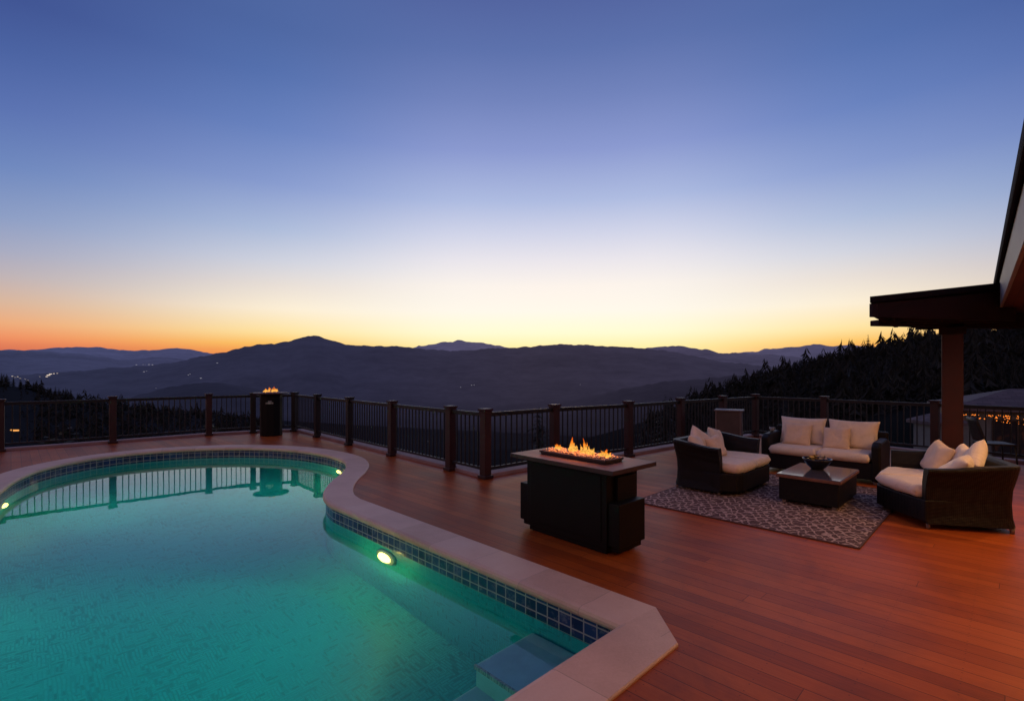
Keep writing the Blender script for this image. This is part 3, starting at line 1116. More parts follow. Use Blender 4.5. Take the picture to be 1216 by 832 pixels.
make_fence(PL, 0, 'black railing with red posts curving along the far left deck edge beyond the pool', [0, 0, 0, 0, 0, 1])
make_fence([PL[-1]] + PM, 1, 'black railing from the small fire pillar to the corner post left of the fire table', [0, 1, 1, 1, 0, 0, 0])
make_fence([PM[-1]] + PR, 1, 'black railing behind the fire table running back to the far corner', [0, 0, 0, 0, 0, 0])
make_fence([PR[-1]] + PE, 1, 'black railing along the right side behind the back sofa and the column', [0, 0, 0, 0, 0])


# ------------------------------------------------------------------ flames
def flame_mesh(specs, seed, scale=1.0):
    rd = random.Random(seed)
    m = MB()
    for (x, y, z, h, rad) in specs:
        for k in range(3):
            hx = h * .74 * (1 if k == 0 else rd.uniform(.4, .75))
            ox, oy = (0, 0) if k == 0 else (rd.uniform(-.7, .7) * rad, rd.uniform(-.4, .4) * rad)
            n = 9
            pts, rr = [], []
            ph, ph2 = rd.uniform(0, 6), rd.uniform(0, 6)
            lean = rd.uniform(-.25, .25)
            for i in range(n + 1):
                s = i / n
                pts.append((x + ox + (math.sin(ph + s * 5.5) * .28 * rad + lean * h * .35) * s, y + oy + math.sin(ph2 + s * 5) * .2 * rad * s, z + hx * s))
                rr.append(max(.0015, rad * (.55 if k else .72) * (math.sin(math.pi * min(1, (s * .86 + .12))) ** .9) * (1 - s * .62) * (1 + .22 * math.sin(ph + s * 14))))
            m.tube(pts, rr, 10)
    return m


# ------------------------------------------------------------------ fire table
ft = thing('fire_table', (.705, 5.215, 0), R(-47.5), 'long dark fire table with stone slab top and burning linear burner', 'fire table')
m_ = MB()
m_.box((0, 0, .415), (1.06, .50, .71))
m_.box((0, 0, .035), (1.02, .46, .06))
m_.build('base', M['black_panel'], ft, .006)
for sx in (-1, 1):
    m_ = MB()
    m_.box((sx * .595, -.02, .29), (.125, .42, .40))
    m_.box((sx * .590, -.02, .065), (.09, .36, .06))
    m_.build('side_box', M['black_panel'], ft, .006)
m_ = MB()
m_.box((.55, .02, .415), (.04, .30, .60))
m_.box((.0, -.254, .43), (.94, .010, .62))
m_.build('end_panel', M['black_panel'], ft, .004)
m_ = MB()
m_.box((0, 0, .80), (1.36, .72, .042))
m_.build('top_slab', M['table_stone'], ft, .004)
m_ = MB()
m_.box((.0, .0, .838), (.86, .28, .032))
m_.box((0, .145, .850), (.88, .016, .022))
m_.box((0, -.145, .850), (.88, .016, .022))
m_.box((.436, 0, .850), (.016, .274, .022))
m_.box((-.436, 0, .850), (.016, .274, .022))
tray = m_.build('burner_tray', M['tray'], ft, .003)
m_ = MB()
rd = random.Random(4)
for k in range(420):
    m_.ico((rd.uniform(-.41, .41), rd.uniform(-.12, .12), .862 + rd.uniform(-.006, .008)), rd.uniform(.007, .016), 1, (1, rd.uniform(.6, 1), rd.uniform(.5, .9)), .2)
m_.build('fire_stones', M['lava'], ft)
for i, sp_ in enumerate([[(-.345, .02, .862, .085, .038), (-.30, .03, .862, .075, .034)],
                         [(-.115, .01, .862, .21, .042), (-.09, .03, .862, .13, .036)],
                         [(.03, .0, .862, .13, .024), (.06, .01, .862, .22, .026), (.125, .0, .862, .12, .036), (.165, .01, .862, .10, .034)],
                         [(.285, .0, .862, .085, .04), (.315, .02, .862, .10, .04), (.35, -.01, .862, .115, .035), (.375, .01, .862, .07, .032)]]):
    fm = flame_mesh(sp_, 20 + i)
    fm.build('flame', M['flame'], ft)
mw = Matrix.Translation((.705, 5.215, 0)) @ Matrix.Rotation(R(-47.5), 4, 'Z')
for x, e in ((-.32, 4), (-.1, 9), (.1, 9), (.32, 5)):
    lamp('fire_lamp', 'POINT', mw @ Vector((x, 0, 1.05)), e, (1, .30, .06), .05)

# ------------------------------------------------------------------ fire pillar
pp = ground(322, 516.6)
fp = thing('fire_pillar', pp, R(20), 'round black fire pillar with small flames standing at the far fence corner', 'fire pillar')
m_ = MB()
m_.lathe([(.27, 0), (.275, .02), (.275, 1.06), (.26, 1.09)], 10, smooth=False)
m_.build('pedestal', M['black_panel'], fp, .006)
m_ = MB()
m_.lathe([(.30, 1.088), (.43, 1.105), (.44, 1.13), (.42, 1.138), (.25, 1.136), (.22, 1.12)], 28)
m_.build('top_plate', M['table_stone'], fp)
m_ = MB()
for k in range(60):
    a, q = rd.uniform(0, 6.28), rd.uniform(0, .2)
    m_.ico((q * math.cos(a), q * math.sin(a), 1.142), rd.uniform(.015, .03), 1, jit=.2)
m_.build('fire_stones', M['lava'], fp)
flame_mesh([(-.13, 0, 1.14, .15, .06), (-.06, .05, 1.14, .20, .06), (.03, -.03, 1.14, .16, .06), (.09, .02, 1.14, .21, .06), (.14, -.02, 1.14, .14, .05)], 77).build('flame', M['flame'], fp)
m_ = MB()
dirp = (Matrix.Rotation(R(-20), 3, 'Z') @ Vector((-pp.x, -pp.y, 0))).normalized()
side_ = Vector((-dirp.y, dirp.x, 0))
cpl = dirp * .277 + Vector((0, 0, .87)) + side_ * (-.04)
m_.beam(cpl - side_ * .09, cpl + side_ * .09, .012, .045)
m_.beam(cpl - side_ * .03 + Vector((0, 0, .045)), cpl + side_ * .05 + Vector((0, 0, .045)), .012, .03)
m_.build('metal_plate', M['pewter'], fp, .004)
lamp('pillar_fire_lamp', 'POINT', pp + Vector((0, 0, 1.3)), 3, (1, .36, .09), .08)


# ------------------------------------------------------------------ soft goods
def cushion_mesh(w, d, h, nx=26, ny=22, puff=.06, edge=.22):
    m = MB()
    vs, fs = [], []
    for s in (1, -1):
        for j in range(ny + 1):
            for i in range(nx + 1):
                u_, v_ = 2 * i / nx - 1, 2 * j / ny - 1
                k = ((1 - abs(u_) ** 22) * (1 - abs(v_) ** 22)) ** edge
                dome = 1 + puff * (1 - u_ * u_) * (1 - v_ * v_)
                vs.append((u_ * w / 2, v_ * d / 2, s * h / 2 * k * dome))
    n1 = (nx + 1) * (ny + 1)
    for s in (0, 1):
        for j in range(ny):
            for i in range(nx):
                a = s * n1 + j * (nx + 1) + i
                q = (a, a + 1, a + nx + 2, a + nx + 1)
                fs.append(q if s == 0 else q[::-1])
    m.add(vs, fs, True)
    return m


def weld(o):
    bm_ = bmesh.new()
    bm_.from_mesh(o.data)
    bmesh.ops.remove_doubles(bm_, verts=bm_.verts, dist=.0008)
    bmesh.ops.recalc_face_normals(bm_, faces=bm_.faces)
    bm_.to_mesh(o.data)
    bm_.free()
    return o


def pillow_mesh(w, h, t, seed):
    rd_ = random.Random(seed)
    n = 16
    m = MB()
    vs, fs = [], []
    ox, oy = rd_.uniform(0, 50), rd_.uniform(0, 50)
    for s in (1, -1):
        for j in range(n + 1):
            for i in range(n + 1):
                u_, v_ = 2 * i / n - 1, 2 * j / n - 1
                pin = 1 - .10 * (1 - u_ * u_) * abs(v_) ** 2
                pin2 = 1 - .10 * (1 - v_ * v_) * abs(u_) ** 2
                k = max(0, (1 - u_ ** 4) * (1 - v_ ** 4)) ** .55
                wr = noise.noise(Vector((u_ * 1.8 + ox, v_ * 1.8 + oy, s))) * .20 + noise.noise(Vector((u_ * 4 + ox, v_ * 4, s * 2))) * .08
                vs.append((u_ * w / 2 * pin2, s * t / 2 * k * (1 + wr), v_ * h / 2 * pin))
    n1 = (n + 1) ** 2
    for s in (0, 1):
        for j in range(n):
            for i in range(n):
                a = s * n1 + j * (n + 1) + i
                q = (a, a + 1, a + n + 2, a + n + 1)
                fs.append(q if s else q[::-1])
    m.add(vs, fs, True)
    return m


def place_pillow(root, lx, ly, lz, yaw, lean, w, h, t, seed, mat, label, roll=0, group='throw pillows on the sofas'):
    o = weld(pillow_mesh(w, h, t, seed).build('throw_pillow', M[mat], None, 0, 1))
    base = Matrix.Translation(root.location) @ Matrix.Rotation(root.rotation_euler.z, 4, 'Z')
    mt = base @ Matrix.Translation((lx, ly, lz)) @ Matrix.Rotation(R(yaw), 4, 'Z') @ Matrix.Rotation(R(-lean), 4, 'X') @ Matrix.Rotation(R(roll), 4, 'Y')
    o.location = mt.to_translation()
    o.rotation_euler = mt.to_euler()
    tag(o, label, 'pillow', group)
    return o


# ------------------------------------------------------------------ sofas
def arc_pts(pts, rad, n=5):                 # rounds the inner corners of a polyline
    out = [Vector(pts[0])]
    for i in range(1, len(pts) - 1):
        p = Vector(pts[i])
        a = (Vector(pts[i - 1]) - p).normalized()
        b = (Vector(pts[i + 1]) - p).normalized()
        p0, p2 = p + a * rad, p + b * rad
        for k in range(n + 1):
            s = k / n
            out.append(p0 * (1 - s) ** 2 + p * 2 * s * (1 - s) + p2 * s * s)
    out.append(Vector(pts[-1]))
    return out


def make_sofa(loc, rz, wf, wb, dep, bulge, pw, label, arm=.66, back=.72, name='wicker_sofa'):
    root = thing(name, loc, rz, label, 'sofa', 'dark wicker sofas round the rug')
    th = .105
    path = arc_pts([(-wf, 0, 0), (-wb, dep, 0), (wb, dep, 0), (wf, 0, 0)], .14, 6)
    # finer straight pieces
    fine = []
    for a, b in zip(path, path[1:]):
        k = max(1, int((b - a).length / .12))
        fine += [a + (b - a) * (i / k) for i in range(k)]
    fine.append(path[-1])
    prof = [(0.0, .06), (-.022, .16), (-.030, .30), (-.020, .45), (.010, .58), (.035, -1), (.030, -2), (-.06, -2), (-.075, -1), (-th, .50), (-th, .06)]
    m = MB()
    vs, fs = [], []
    for i, p in enumerate(fine):
        d_ = (fine[min(i + 1, len(fine) - 1)] - fine[max(i - 1, 0)]).normalized()
        n_ = Vector((-d_.y, d_.x, 0))
        top = arm + (back - arm) * sm(dep * .15, dep * .95, p.y)
        for q, z in prof:
            zz = top - .03 if z == -1 else top if z == -2 else z
            vs.append((p.x + n_.x * q, p.y + n_.y * q, zz))
    Lp = len(prof)
    for i in range(len(fine) - 1):
        for j in range(Lp):
            j2 = (j + 1) % Lp
            fs.append((i * Lp + j, (i + 1) * Lp + j, (i + 1) * Lp + j2, i * Lp + j2))
    fs.append(tuple(range(Lp)))
    fs.append(tuple((len(fine) - 1) * Lp + j for j in range(Lp))[::-1])
    m.add(vs, fs, False)
    m.build('wicker_shell', M['wicker'], root, .008)
    # seat base with bowed front
    nb = 12
    fr_ = []
    for i in range(nb + 1):
        u_ = -1 + 2 * i / nb
        fr_.append((u_ * (wf - .005), -bulge * (1 - abs(u_) ** pw) - .012))
    base = fr_ + [(wb - .06, dep - .06), (-wb + .06, dep - .06)]
    m = MB()
    m.prism(base, .075, .315)
    m.build('seat_base', M['wicker'], root, .012)
    for sx in (-1, 1):
        for fy in (0, 1):
            x_ = sx * ((wf - .07) if fy == 0 else wb - .05)
            y_ = .03 if fy == 0 else dep - .05
            m = MB()
            m.lathe([(.018, 0), (.026, .075)], 10, (x_, y_, 0))
            m.build('leg', M['leg'], root)
    # two seat cushions
    for sx in (-1, 1):
        m = MB()
        nx, ny = 26, 22
        vs, fs = [], []
        for s in (1, -1):
            for j in range(ny + 1):
                for i in range(nx + 1):
                    u_, v_ = i / nx, j / ny
                    x0, x1 = .004, (wf - th - .0)
                    yf = lambda xx: -bulge * (1 - abs(xx / wf) ** pw) - .03
                    vv = v_
                    xa = x0 + (x1 - x0) * u_
                    yb = dep - th - .01
                    yy = yf(xa) + (yb - yf(xa)) * vv
                    lim = wf + (wb - wf) * max(0, min(1, yy / dep)) - th - .012
                    xx = x0 + (lim - x0) * u_
                    uu, v2 = 2 * u_ - 1, 2 * v_ - 1
                    k = (max(0, 1 - abs(uu) ** 22) * max(0, 1 - abs(v2) ** 22)) ** .22
                    wrk = 1 + .13 * noise.noise(Vector((xx * 5 + 3 * sx, yy * 5, loc[0]))) + .07 * noise.noise(Vector((xx * 13 + 3 * sx, yy * 9, loc[1])))
                    vs.append((sx * xx, yy, .385 + s * .066 * k * (1 + .07 * (1 - uu * uu) * (1 - v2 * v2)) * wrk))
        n1 = (nx + 1) * (ny + 1)
        for s in (0, 1):
            for j in range(ny):
                for i in range(nx):
                    a = s * n1 + j * (nx + 1) + i
                    fs.append((a, a + 1, a + nx + 2, a + nx + 1))
        m.add(vs, fs, True)
        weld(m.build('seat_cushion', M['cream'], root))
    return root


LS = make_sofa((3.335, 7.31, 0), math.atan2(.69, .724), .72, .70, .70, .22, 9.0, 'dark wicker sofa on the left of the rug with its side to the fire table')
place_pillow(LS, -.43, .44, .60, 14, 24, .40, .38, .15, 1, 'white_cloth', 'pale pillow nearest the arm on the left sofa', 8)
place_pillow(LS, -.24, .50, .645, -8, 16, .42, .42, .15, 2, 'cream', 'pointed cream pillow behind the pale one on the left sofa', 30)
place_pillow(LS, .30, .50, .63, 6, 18, .42, .40, .15, 3, 'cream', 'upright cream pillow near the far arm of the left sofa', 12)
place_pillow(LS, -.06, .34, .58, -4, 30, .38, .36, .14, 4, 'tan', 'tan pillow in front of the cream ones on the left sofa', -6)

RS = make_sofa((4.80, 6.09, 0), math.atan2(-.907, -.42), .735, .58, .82, .29, 1.2, 'dark curved wicker sofa at the right seen from its near arm')
place_pillow(RS, -.40, .40, .62, 8, 24, .46, .44, .16, 5, 'tan', 'tan square pillow at the far end of the right sofa', 10)
place_pillow(RS, -.16, .56, .63, -6, 18, .46, .42, .15, 6, 'cream', 'cream pillow behind the tan one on the right sofa', 4)
place_pillow(RS, .20, .54, .66, -10, 22, .48, .46, .17, 7, 'white_cloth', 'off-white pillow with a raised corner on the right sofa', 38)
pb = place_pillow(RS, .34, .36, .62, -24, 50, .56, .44, .17, 8, 'white_cloth', 'off-white pillow with dark piping slumped over the near arm of the right sofa', 6)

# back sofa with upright cushions
BS = thing('wicker_sofa', (4.87, 8.02, 0), R(-45), 'straight two seat wicker sofa at the back facing the coffee table', 'sofa', 'dark wicker sofas round the rug')
# local x runs near along -u, local y to the back (+v)
Wd = .84
m_ = MB()
m_.box((0, .40, .20), (2 * Wd - .22, .74, .25))
m_.build('seat_base', M['wicker'], BS, .012)
m_ = MB()
m_.box((0, .80, .40), (2 * Wd - .04, .10, .68))
m_.build('back_frame', M['wicker'], BS, .025)
for sx in (-1, 1):
    m_ = MB()
    pr = [(0, .05), (.80, .05), (.84, .60), (.60, .66), (.10, .64), (.0, .58)]
    vs = [(sx * (Wd - .12), y_, z_) for y_, z_ in pr] + [(sx * Wd, y_, z_) for y_, z_ in pr]
    n = len(pr)
    m_.add(vs, [tuple(range(n)), tuple(range(2 * n - 1, n - 1, -1))] + [(i, (i + 1) % n, n + (i + 1) % n, n + i) for i in range(n)])
    m_.build('arm', M['wicker'], BS, .03)
    for y_ in (.05, .76):
        m_ = MB()
        m_.lathe([(.018, 0), (.026, .075)], 10, (sx * (Wd - .08), y_, 0))
        m_.build('leg', M['leg'], BS)
    m_ = cushion_mesh((2 * Wd - .26) / 2, .78, .135)
    m_.v = [(q[0] + sx * (Wd - .13) / 2 * 1.0, q[1] + .36, q[2] + .39) for q in m_.v]
    weld(m_.build('seat_cushion', M['cream'], BS))
    pm = pillow_mesh(.76, .50, .19, 30 + sx)
    rot = Matrix.Rotation(R(-14), 3, 'X')
    pm.v = [tuple(rot @ Vector(q) + Vector((sx * .37, .66, .675))) for q in pm.v]
    weld(pm.build('back_cushion', M['cream'], BS, 0, 1))
place_pillow(BS, -.40, .46, .625, 6, 22, .46, .42, .15, 9, 'tan', 'tan square pillow on the left half of the back sofa', 2)
place_pillow(BS, .18, .46, .61, -5, 22, .42, .40, .14, 10, 'tan', 'tan pillow beside the middle seam of the back sofa', -3)
# small cup on the arm
cu = thing('glass_cup', BS.matrix_basis @ Vector((-.78, .38, .655)), 0, 'small dark glass cup on the left arm of the back sofa', 'cup')
m_ = MB()
m_.lathe([(.026, 0), (.036, .01), (.040, .07), (.036, .07), (.032, .015)], 18)
m_.build('glass', M['cup'], cu)
m_ = MB()
m_.tube([(.038, 0, .055), (.062, 0, .05), (.062, 0, .025), (.037, 0, .02)], .005, 6)
m_.build('handle', M['cup'], cu)

# ------------------------------------------------------------------ rug, coffee table, bowl
A = Vector((3.345, 4.835, 0))
m_ = MB()
rugw, rugl = 2.46, 3.1
m_.box((-rugw / 2, rugl / 2, .010), (rugw, rugl, .012))
rug = thing('area_rug', A, R(-45), 'brown and cream woven rug under the coffee table', 'rug')
m_ = MB()
nx, ny = 40, 50
vs, fs = [], []
for j in range(ny + 1):
    for i in range(nx + 1):
        vs.append((-rugw * (1 - i / nx), rugl * j / ny, .014 + .002 * noise.noise(Vector((i * .4, j * .4, 1)))))
for j in range(ny):
    for i in range(nx):
        a = j * (nx + 1) + i
        fs.append((a, a + 1, a + nx + 2, a + nx + 1))
m_.add(vs, fs, True)
rug.rotation_euler.z = R(-45)
m_.build('pile', M['rug'], rug)
m_ = MB()
for a, b in (((0, 0), (-rugw, 0)), ((-rugw, 0), (-rugw, rugl)), ((-rugw, rugl), (0, rugl)), ((0, rugl), (0, 0))):
    m_.beam((a[0], a[1], .008), (b[0], b[1], .008), .018, .014)
m_.build('binding', M['rug_edge'], rug)

ct = thing('coffee_table', (4.06, 6.64, .016), R(45), 'low wicker coffee table with dark glass top on the rug', 'coffee table')
m_ = MB()
m_.box((0, 0, .185), (.99, .67, .29))
m_.build('wicker_body', M['wicker'], ct, .012)
m_ = MB()
m_.box((0, 0, .347), (1.05, .72, .036))
m_.build('wood_rim', M['wood_rim'], ct, .004)
m_ = MB()
m_.box((0, 0, .369), (1.035, .705, .010))
m_.build('glass_top', M['glass_top'], ct, .002)
for sx in (-1, 1):
    for sy in (-1, 1):
        m_ = MB()
        m_.box((sx * .43, sy * .28, .02), (.05, .05, .04))
        m_.build('foot', M['leg'], ct, .004)
bw = thing('bowl', (4.13, 6.78, .391), 0, 'black bowl of yellow and cream flowers on the coffee table', 'bowl')
m_ = MB()
m_.lathe([(.075, 0), (.08, .012), (.12, .05), (.165, .115), (.178, .145), (.17, .145), (.155, .115), (.11, .055), (.04, .03)], 32)
m_.build('vessel', M['bowl'], bw)


def petals(n, cx, rr, seed):
    m = MB()
    q = random.Random(seed)
    for _ in range(n):
        a, d_ = q.uniform(0, 6.28), q.uniform(0, rr)
        c = Vector((cx + d_ * math.cos(a), d_ * math.sin(a) * .8, q.uniform(.125, .185) - d_ * .1))
        rot = Matrix.Rotation(q.uniform(0, 6.28), 3, 'Z') @ Matrix.Rotation(q.uniform(-.9, .9), 3, 'X')
        s = q.uniform(.018, .032)
        m.add([rot @ Vector(k) * s + c for k in ((-1, 0, 0), (-.4, -.6, .15), (.6, -.5, .2), (1, 0, .1), (.6, .5, .2), (-.4, .6, .15))], [(0, 1, 2, 3, 4, 5)])
    return m


petals(34, -.05, .075, 5).build('yellow_flowers', M['yellow'], bw)
petals(16, .07, .075, 6).build('cream_flowers', M['pale_flower'], bw)

# ------------------------------------------------------------------ cabinet by the far corner
gp = ground(866, 533)
cb = thing('storage_cabinet', gp, math.atan2(gp.y, gp.x) - R(90) - R(6), 'taupe square cabinet by the fence behind the left sofa', 'cabinet')
m_ = MB()
m_.box((0, 0, .44), (.52, .42, .80))
m_.build('carcass', M['grey_brown'], cb, .006)
m_ = MB()
m_.box((0, 0, .855), (.58, .47, .03))
m_.build('lid', M['grey_edge'], cb, .005)
for sx in (-1, 1):
    m_ = MB()
    m_.box((sx * .245, -.218, .44), (.035, .016, .80))
    m_.build('door_stile', M['grey_edge'], cb, .003)
    m_ = MB()
    m_.box((sx * .2, 0, .02), (.06, .36, .04))
    m_.build('foot', M['leg'], cb)

# ------------------------------------------------------------------ porch with column
po = thing('porch', (7.25, 8.25, 0), 0, 'timber porch with a flat pitched roof on one red brown column', 'porch')
P0 = Vector((7.25, 8.25, 0))


def rel(v):
    return Vector(v) - P0


m_ = MB()
m_.box((0, 0, 1.215), (.27, .27, 2.43), R(-41))
col_ = m_.build('column', M['column'], po, .012)
m_ = MB()
m_.box((0, 0, .05), (.32, .32, .10), R(-41))
m_.build('plinth', M['column'], col_, .012)
m_ = MB()
m_.box((0, 0, 2.375), (.34, .34, .12), R(-41))
m_.build('capital', M['beam'], col_, .008)
T1, T2, T3, T4 = Vector((5.05, 7.07, 2.765)), Vector((7.45, 7.62, 3.06)), Vector((9.0, 9.3, 3.06)), Vector((6.75, 9.0, 2.765))
m_ = MB()
top = [rel(x) for x in (T1, T2, T3, T4)]
dn = Vector((0, 0, -.085))
m_.add(top + [x + dn for x in top], [(0, 1, 2, 3), (7, 6, 5, 4), (0, 4, 5, 1), (1, 5, 6, 2), (2, 6, 7, 3), (3, 7, 4, 0)])
m_.build('roof_slab', M['shingle'], po)
# fascia boards under the slab edge
m_ = MB()
ins = Vector((.075, .05, 0))
a, b, c_ = rel(T1 + ins), rel(T2 + Vector((.35, .13, 0))), rel(T4 + Vector((.06, -.08, 0)))


def board(m, a, b, z0a, z0b, zb, th):
    d_ = (b - a)
    n_ = Vector((-d_.y, d_.x, 0)).normalized() * th
    vs_ = []
    for o_ in (Vector(), n_):
        vs_ += [Vector((a.x + o_.x, a.y + o_.y, zb)), Vector((b.x + o_.x, b.y + o_.y, zb)), Vector((b.x + o_.x, b.y + o_.y, z0b)), Vector((a.x + o_.x, a.y + o_.y, z0a))]
    m.add(vs_, [(0, 1, 2, 3), (7, 6, 5, 4), (0, 4, 5, 1), (1, 5, 6, 2), (2, 6, 7, 3), (3, 7, 4, 0)])


board(m_, a, b, 2.675, 2.965, 2.485, .05)
board(m_, a, c_, 2.672, 2.672, 2.487, -.05)
m_.build('fascia_board', M['beam'], po)
# rafters that show below the edge
for k in range(5):
    s = .16 + k * .19
    a_ = T1.lerp(T4, s)
    b_ = T2.lerp(T3, s)
    a2 = rel((a_.x + .42 + .05 * k, a_.y + .09, 2.545))
    b2 = rel((b_.x, b_.y, 2.60))
    m_ = MB()
    m_.beam(a2, b2, .10, .19)
    m_.build('rafter', M['beam'], po, .01)
m_ = MB()
m_.beam(rel((5.75, 7.95, 2.475)), rel((7.1, 8.22, 2.475)), .16, .09)
m_.beam(rel((7.35, 8.26, 2.545)), rel((10.35, 8.55, 2.545)), .20, .25)
m_.build('tie_beam', M['beam'], po, .01)
m_ = MB()
lo = [rel((x.x, x.y, 2.672)) for x in (T1.lerp(T3, .08), T2.lerp(T4, .03), T3.lerp(T1, .06), T4.lerp(T2, .06))]
m_.add(lo + [x + Vector((0, 0, .012)) for x in lo], [(3, 2, 1, 0), (4, 5, 6, 7), (0, 1, 5, 4), (1, 2, 6, 5), (2, 3, 7, 6), (3, 0, 4, 7)])
m_.build('ceiling_panel', M['soffit'], po)

# ------------------------------------------------------------------ the house on the right
hd = Vector((.68, .733, 0)).normalized()     # along the eave
hn = Vector((.733, -.68, 0)).normalized()    # into the house
Q = Vector((7.31, 7.50, 0))
hs = thing('house', Q + hn * 1.7, 0, 'house with lit stained eave and pale fascia at the right edge of the deck', 'house')
HO = Q + hn * 1.7
E = lambda s, o, z: Q + hd * s + hn * o + Vector((0, 0, z)) - HO


def quadbox(m, s0, s1, o0, o1, z0, z1, za=None):
    za = z1 if za is None else za
    p = [E(s0, o0, z0), E(s1, o0, z0), E(s1, o1, z0), E(s0, o1, z0), E(s0, o0, z1), E(s1, o0, z1), E(s1, o1, za), E(s0, o1, za)]
    m.add(p, [(3, 2, 1, 0), (4, 5, 6, 7), (0, 1, 5, 4), (1, 2, 6, 5), (2, 3, 7, 6), (3, 0, 4, 7)])


m_ = MB()
quadbox(m_, -16, 2.6, 1.75, 1.95, -.2, 2.70)
m_.build('wall', M['house_wall'], hs)
m_ = MB()
quadbox(m_, -16, 0.25, .0, .035, 2.69, 3.14)
m_.build('fascia', M['fascia'], hs, .004)
m_ = MB()
quadbox(m_, -16, 1.5, -.05, -.004, 3.12, 3.26)
m_.build('gutter', M['gutter'], hs, .02)
m_ = MB()
quadbox(m_, -16, 1.5, .0, 5.5, 3.145, 3.24, 4.9)
m_.v = m_.v
m_.build('roof', M['shingle'], hs)
sf = MB()
quadbox(sf, -16, 2.6, .04, 1.747, 2.70, 2.72)
sfo = sf.build('soffit', M['soffit'], hs)
for s in (-5.5, -8.2, -11):
    m_ = MB()
    quadbox(m_, s - 1.0, s + 1.0, 1.70, 1.745, .05, 2.2)
    dr = m_.build('glass_door', M['door_frame'], hs, .005)
    m_ = MB()
    quadbox(m_, s - .92, s - .03, 1.685, 1.697, .15, 2.12)
    quadbox(m_, s + .03, s + .92, 1.685, 1.697, .15, 2.12)
    m_.build('pane', M['door_glass'], dr)
for s, en in ((-1.7, 140), (-3.7, 130), (-5.7, 100), (-7.7, 75), (-9.7, 50)):
    c = E(s, .95, 2.70)
    m_ = MB()
    m_.lathe([(.07, -.004), (.085, -.012), (.06, -.012)], 20, c)
    fx = m_.build('soffit_light', M['ring'], hs)
    m_ = MB()
    m_.lathe([(.058, -.010), (.05, -.016)], 20, c)
    m_.build('lens', M['lamp_lit'], fx)
    lamp('soffit_lamp', 'SPOT', c + HO + Vector((0, 0, -.03)), en, (1, .52, .20), .05, c + HO + Vector((0, 0, -2)), 165, .8)

# ------------------------------------------------------------------ chair and table at the right fence
def make_chair(loc, rz, label):
    root = thing('patio_chair', loc, rz, label, 'chair')
    m = MB()
    m.box((0, 0, .43), (.44, .44, .03))
    m.build('seat', M['rail'], root, .01)
    for sx in (-1, 1):
        for sy in (-1, 1):
            m = MB()
            m.tube([(sx * .20, sy * .20, .42), (sx * .22, sy * .23, 0)], .014, 8)
            m.build('leg', M['rail'], root)
    m = MB()
    vs, fs = [], []
    for j in range(7):
        for i in range(7):
            u_, v_ = i / 6 * 2 - 1, j / 6
            wv = .23 - .05 * v_
            vs.append((u_ * wv, .21 + .12 * v_ + .03 * (1 - u_ * u_), .46 + .42 * v_))
    for j in range(6):
        for i in range(6):
            a = j * 7 + i
            fs.append((a, a + 1, a + 8, a + 7))
    m.add(vs, fs, True)
    o = m.build('backrest', M['rail'], root)
    sdf = o.modifiers.new('Solid', 'SOLIDIFY')
    sdf.thickness = .02
    return root


make_chair((8.58, 8.92, 0), R(70), 'slim black patio chair by the fence right of the column')
tb = thing('side_table', (9.22, 8.62, 0), R(40), 'small dark table beside the black patio chair', 'table')
m_ = MB()
m_.box((0, 0, .535), (.66, .5, .025))
m_.build('tabletop', M['tray'], tb, .004)
for sx in (-1, 1):
    for sy in (-1, 1):
        m_ = MB()
        m_.tube([(sx * .28, sy * .20, .525), (sx * .29, sy * .21, 0)], .014, 8)
        m_.build('leg', M['rail'], tb)

# ------------------------------------------------------------------ neighbour's house and shed below the deck
nh = thing('neighbour_house', (24.4, 24.44, -3.0), R(-32), 'grey house with hipped shingle roof and amber string lights beyond the right fence', 'house')


def hip(m, x0, x1, y0, y1, z0, z1, ov=.5, rin=None):
    x0, x1, y0, y1 = x0 - ov, x1 + ov, y0 - ov, y1 + ov
    h = rin or (y1 - y0) / 2
    ym = (y0 + y1) / 2
    p = [(x0, y0, z0), (x1, y0, z0), (x1, y1, z0), (x0, y1, z0), (x0 + h, ym, z1), (x1 - h, ym, z1)]
    b = [(q[0], q[1], q[2] - .14) for q in p[:4]]
    m.add(p + b, [(0, 1, 5, 4), (1, 2, 5), (2, 3, 4, 5), (3, 0, 4), (0, 6, 7, 1), (1, 7, 8, 2), (2, 8, 9, 3), (3, 9, 6, 0), (9, 8, 7, 6)])


m_ = MB()
m_.box((3.2, 2.5, 1.25), (10.4, 5.0, 2.9))
m_.build('wall', M['siding'], nh)
m_ = MB()
hip(m_, -2.0, 8.4, 0, 5, 2.86, 3.78)
m_.build('roof', M['far_roof'], nh)
for x in (.2, 3.2):
    m_ = MB()
    for a, b in (((x - .9, .5), (x + .9, .5)), ((x - .9, 2.3), (x + .9, 2.3))):
        m_.beam((a[0], -.03, a[1]), (b[0], -.03, b[1]), .06, .09)
    for q in (-.9, 0, .9):
        m_.box((x + q, -.03, 1.4), (.08, .06, 1.75))
    wf = m_.build('window', M['door_frame'], nh)
    m_ = MB()
    m_.box((x, -.012, 1.4), (1.75, .02, 1.75))
    m_.build('pane', M['lit_glass'], wf)
